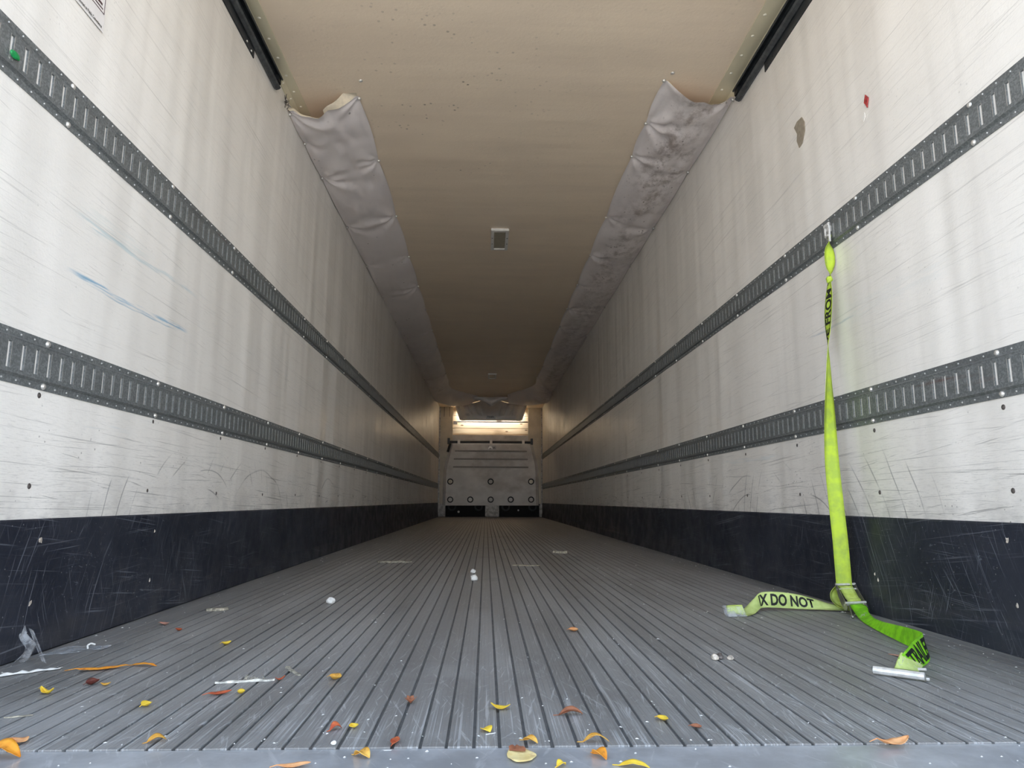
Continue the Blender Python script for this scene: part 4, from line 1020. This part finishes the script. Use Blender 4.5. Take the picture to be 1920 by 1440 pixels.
sliver('plastic_scrap', 'small yellowish scrap near the right side far in', 'scrap', (.50, 5.24), (.60, 5.20), .07, .02, M['tan_chip'], 13, 8)
sliver('white_sliver', 'thin white sliver on the deck under the small bright yellow leaf', 'sliver', (.004, 1.214), (.020, 1.221), .004, .002, M['pebble'], 14, 5)
sliver('white_sliver', 'white flake on the sill edge under the pointed red-orange leaf', 'sliver', (-.152, 1.151), (-.140, 1.153), .006, .001, M['pebble'], 15, 5, S)
def stone(label, x, y, r, m, seed, cat='pebble', name='pebble'):
    bm = bmesh.new(); bmesh.ops.create_icosphere(bm, subdivisions=2, radius=1)
    for v in bm.verts: v.co = v.co*(1+.35*noise.noise(v.co*1.3+Vector((seed, 0, 0)))); v.co = Vector((x+v.co.x*r, y+v.co.y*r, max(.0003, r*.75+v.co.z*r*.85)))
    return tag(obj_bm(name, bm, m), label, cat, 'litter on the trailer floor')
stone('white angular pebble standing alone left of the centre', -.565, 2.683, .016, M['pebble'], 2)
stone('white crumb on the centre line, nearer of two', -.051, 3.428, .018, M['pebble'], 3)
stone('white crumb on the centre line, further of two', -.062, 3.774, .014, M['pebble'], 4)
stone('tan crumb beside a dark one below the taped strap end', .555, 1.744, .009, M['chip'], 6)
stone('small dark crumb beside the tan ones below the taped strap end', .570, 1.756, .009, M['screw'], 7)
stone('pale orange crumb right of the dark crumb below the taped strap end', .592, 1.745, .007, M['chip'], 8)
stone('white speck on the deck beside the right kick plate near the frame edge', 1.19, 1.53, .007, M['pebble'], 10)
stone('small white bead at the deck edge left of the centre', -.232, 1.172, .004, M['pebble'], 11)

# clear film scraps by the left kick plate
tf = thing('plastic_film', 'crumpled clear plastic film at the left edge against the kick plate', 'film', (-1.05, 1.75, 0))
def f1(u, v): return (-1.075+.035*v+.015*math.sin(v*5), 1.72+.05*u*(1-.5*v)-.02*v, .002+.078*v+.008*math.sin(u*7+v*4))
rel(grid('upright_fold', f1, 14, 14, M['film'], thick=.0006), tf)
def f2(u, v): return (-1.050+.055*u, 1.74-.02*v-.03*u, .072-.066*u+.011*v)
rel(grid('strip', f2, 12, 4, M['film'], thick=.0008), tf)
def f3(u, v): return (-1.07+.11*u, 1.80+.12*v*(1-.6*u)+.08*u, .002+.006*abs(noise.noise((u*5, v*5, 3))))
rel(grid('flat_sheet', f3, 16, 10, M['film'], thick=.0006), tf)
def f4(u, v): return (-1.05+.105*u, 1.592+.085*u+.012*v+.004*math.sin(u*19), .002+(.005+.003*math.sin(u*31))*abs(math.sin(v*PI))*(1-u*.6))
rel(grid('white_edge', f4, 18, 6, M['pebble'], thick=.0006), tf)
bm = bmesh.new(); pts = [(-1.000, 1.888, .002), (-1.003, 1.890, .010), (-.998, 1.896, .014), (-.990, 1.902, .010)]
for a, b in zip(pts, pts[1:]): tube(bm, a, b, .0022, 6)
tag(obj_bm('film_curl', bm, M['pebble']), 'tiny curl of white film beside the larger clear plastic film', 'film')

# crumbs nobody could count
bm = bmesh.new(); rc = random.Random(21)
for i in range(520):
    y = 1.18+9*rc.random()**2.6; x = rc.uniform(XL+.04, XR-.04)
    if rc.random() < .35: x = (XR-.03-abs(rc.gauss(0, .07))) if rc.random() < .6 else (XL+.03+abs(rc.gauss(0, .06)))
    r = rc.uniform(.0006, .0016)*(1 if y < 2 else 1.5 if y < 4 else 2.2)
    a = rc.uniform(0, PI); lx = r*rc.uniform(1, 3.0); c, s_ = math.cos(a), math.sin(a); zz = .0003
    q = [bm.verts.new((x+dx*c-dy*s_, y+dx*s_+dy*c, zz)) for dx, dy in ((-lx, -r), (lx, -r*.6), (lx*.8, r), (-lx*.9, r*.7))]; t_ = bm.verts.new((x, y, zz+r))
    for k in range(4): bm.faces.new((q[k], q[(k+1) % 4], t_))
for i in range(50):
    y = rc.uniform(1.0, 1.155); x = rc.uniform(-.85, .95); r = rc.uniform(.0007, .0016); lx = r*rc.uniform(1, 2.4)
    q = [bm.verts.new((x+dx, y+dy, -.0021)) for dx, dy in ((-lx, -r), (lx, -r*.6), (lx*.8, r), (-lx*.9, r*.7))]; t_ = bm.verts.new((x, y, -.002+r))
    for k in range(4): bm.faces.new((q[k], q[(k+1) % 4], t_))
tag(obj_bm('crumbs', bm, M['pebble']), 'pale crumbs and grit strewn over the deck', 'grit', None, 'stuff')
bpy.context.view_layer.update()
